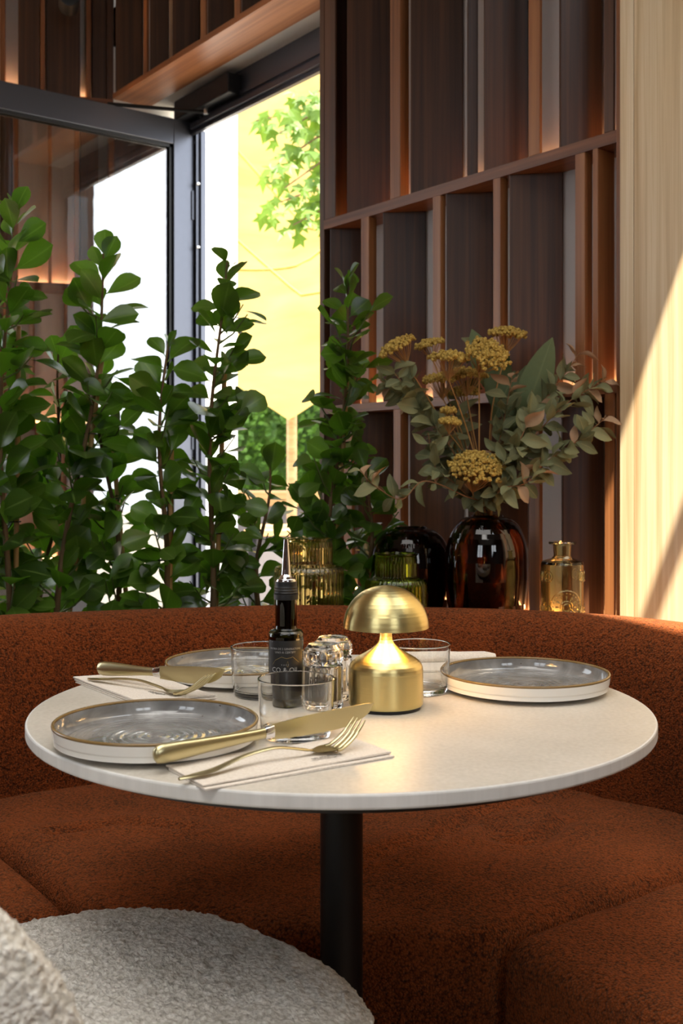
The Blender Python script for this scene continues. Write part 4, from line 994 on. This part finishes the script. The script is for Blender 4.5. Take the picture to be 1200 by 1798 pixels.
euca_branch([(870,810,2.28),(885,740,2.28),(900,660,2.28)], 34, (.036,.055), 'upright eucalyptus branch right of the bright yarrow head', 48, .12, .25, 1.0, 3)
euca_branch([(876,830,2.25),(910,780,2.24),(935,720,2.24)], 26, (.038,.056), 'short eucalyptus branch with big leaves in the right middle', 49, .06, .25)
euca_branch([(880,860,2.24),(920,850,2.22),(955,825,2.22)], 16, (.036,.052), 'low eucalyptus sprig at the right of the vase mouth', 50, .1, .3)
euca_branch([(822,830,2.36),(800,740,2.38),(830,600,2.39)], 26, (.04,.06), 'eucalyptus branch behind the yarrow stems reaching the top', 51, .04, .3)
def big_leaf_stem(path, leaves, label, seed):
    t = stem_root('olive_leaf_stem', label, 'dried branch', None, seed)
    pts = [Vector((0,0,0)), lp(t, 855+rnd(-10,10), 904, VB[1])]+[lp(t, *p) for p in path]; c = curve(pts, 10)
    MB().tube(c, .0018, 5).build('stem', M['euca_stem'], t, 60)
    for (x0, y0, x1, y1, d, k) in leaves:
        a, b = lp(t, x0, y0, d), lp(t, x1, y1, d-.01); place_leaf(BIG[k], t, a, b-a, Vector((rnd(-.3,.3), -1, .2)), (b-a).length)
big_leaf_stem([(878,800,2.34),(905,750,2.34)], [(915,748,971,590,2.33,0),(905,760,925,640,2.34,1),(890,790,955,700,2.32,1)], 'stem with a large pointed olive leaf behind the right eucalyptus', 61)
big_leaf_stem([(862,800,2.37),(866,700,2.38)], [(868,720,884,600,2.37,1),(866,740,905,650,2.36,0),(862,690,838,575,2.39,1)], 'stem of broad dark olive leaves behind the bright yarrow', 62)

# ------------------------------------------------------------------ tree outside with maple-like leaves
tr = thing('garden_tree', 'small green tree with lobed leaves hanging in front of the parasol', 'tree', P(0.55, 5.2, -0.02))
def tl(x, y, d): q = px(x, y, d)-tr.location; return Vector((q.x*cP+q.y*sP, -q.x*sP+q.y*cP, q.z))
MB().tube([Vector((0,0,0)), Vector((.02,0,1.2)), Vector((-.02,0,2.4)), tl(640,60,5.1), tl(600,-40,5.1)], [.06,.05,.04,.025,.012], 8).build('trunk', M['bark'], tr, 60)
def maple():
    out = [(0,0)]; import math as m
    lob = [(-150,.35),(-118,.62),(-95,.40),(-62,.85),(-40,.45),(0,1.05),(40,.45),(62,.85),(95,.40),(118,.62),(150,.35)]
    vs = [(0,.3,0)]+[(r*sin(radians(a))*.62, .3+r*cos(radians(a))*.66, -.12*r*r) for a, r in lob]
    me = bpy.data.meshes.new('lobed_leaf'); me.from_pydata(vs, [], [(0,k+1,k) for k in range(1, 11)]+[(0,1,11)])
    ul = me.uv_layers.new(name='UVMap')
    for l_ in me.loops: ul.data[l_.index].uv = (.5, .3)
    me.materials.append(M['tree_leaf']); return me
MAP = maple(); random.seed(77)
tw = MB()
for (x0, y0, x1, y1, n) in ((640,200,450,212,16), (640,215,470,300,18), (640,260,500,330,14), (640,330,465,365,18), (640,360,515,395,12), (640,150,520,180,16), (640,180,480,240,14)):
    a, b = tl(x0, y0, 5.1), tl(x1, y1, 5.0); a_ = Vector((0.0, 0, 1.6)) ; tw.tube([a, a.lerp(b, .5)+Vector((0,0,.04)), b], [.008,.005,.003], 5)
    for k in range(n):
        u = .25+.75*(k+.5)/n; p = a.lerp(b, u)+Vector((rnd(-.03,.03), rnd(-.08,.08), rnd(-.05,.05)))
        place_leaf(MAP, tr, p, Vector((rnd(-1,.4), rnd(-.6,.2), rnd(-1.1,-.1))), Vector((rnd(-.5,.5), -1, rnd(.2,1))), rnd(.075,.12))
tw.tube([tl(640,60,5.1), tl(640,200,5.1), tl(640,360,5.1)], [.02,.015,.01], 6)
tw.build('branches', M['bark'], tr, 60)

# ------------------------------------------------------------------ white boucle armchair
AC = P(-0.34, 0.95); ar = thing('armchair', 'white boucle barrel armchair at the near left under the table', 'chair', (AC.x, AC.y, 0))
rows = []; nu = 150
ring_b = [-math.acos((k/6)**(1/.42)) for k in range(0, 6)]+[-.9+.06*k for k in range(0, 28)]+[math.acos((k/34)**(1/.42)) for k in range(30, -1, -1)]
ring_b = sorted(ring_b)
for b in ring_b:
    row = []
    for i in range(nu):
        a = 2*pi*i/nu
        def sg(v, e): return math.copysign(abs(v)**e, v)
        cx, cy = sg(max(0, cos(b)), .42)*sg(cos(a), .86), sg(max(0, cos(b)), .42)*sg(sin(a), .86)
        x, y = .285*cx, .275*cy; q = radians(52)
        p = Vector((0.084+x*cos(q)-y*sin(q), 0.074+x*sin(q)+y*cos(q), .438+.07*sg(sin(b), .55)+.006*noise.noise(Vector((x*7, y*7, 2)))))
        row.append(p)
    rows.append(row)
o = MB().grid(rows, True).build('seat', M['boucle'], ar, 180, True)
tx = bpy.data.textures.new('nubs', 'CLOUDS'); tx.noise_scale = 0.0065; tx.noise_depth = 2
def fuzz(o, lv, s):
    sm = o.modifiers.new('sub', 'SUBSURF'); sm.levels = sm.render_levels = lv
    d = o.modifiers.new('nubs', 'DISPLACE'); d.texture = tx; d.texture_coords = 'LOCAL'; d.strength = s; d.mid_level = .5
fuzz(o, 1, .010)
rows = []; n = 96
for i in range(n+1):
    ang = radians(162+147*i/n); e = min(i, n-i)/n*2; sq = sqrt(max(0, 1-(1-min(1, e*3.2))**2)); row = []
    top = .36+(.80-.36)*(.35+.65*sq) if sq < 1 else .80
    top = .465+.305*sq
    for k in range(34):
        a = 2*pi*k/34; hh = (top-.30)/2; zc = .30+hh
        sg = lambda v, ee: math.copysign(abs(v)**ee, v)
        r = .315+.042*sg(cos(a), .8)*(.35+.65*sq)+.02*(sg(sin(a), .5)); z = zc+hh*sg(sin(a), .5)
        row.append(Vector((r*cos(ang), r*sin(ang), z)))
    rows.append(row)
mb = MB().grid(rows, True); mb.f.append(tuple(range(34))); mb.f.append(tuple(reversed(range(n*34, n*34+34))))
o = mb.build('backrest', M['boucle'], ar, 180, True); fuzz(o, 1, .010)
for (lx, ly) in ((.22,-.02),(.02,.20),(-.22,-.04),(-.02,-.22)):
    MB().tube([(lx*1.08,ly*1.08,0),(lx,ly,.37)], [.011,.016], 12).build('leg', M['black_metal'], ar, 40)
MB().lathe([(0,.355),(.235,.355),(.24,.365),(.24,.40),(0,.40)], 48, (.03,.02,0)).build('seat_frame', M['black_plastic'], ar, 40)
print('LEAVES', nl)
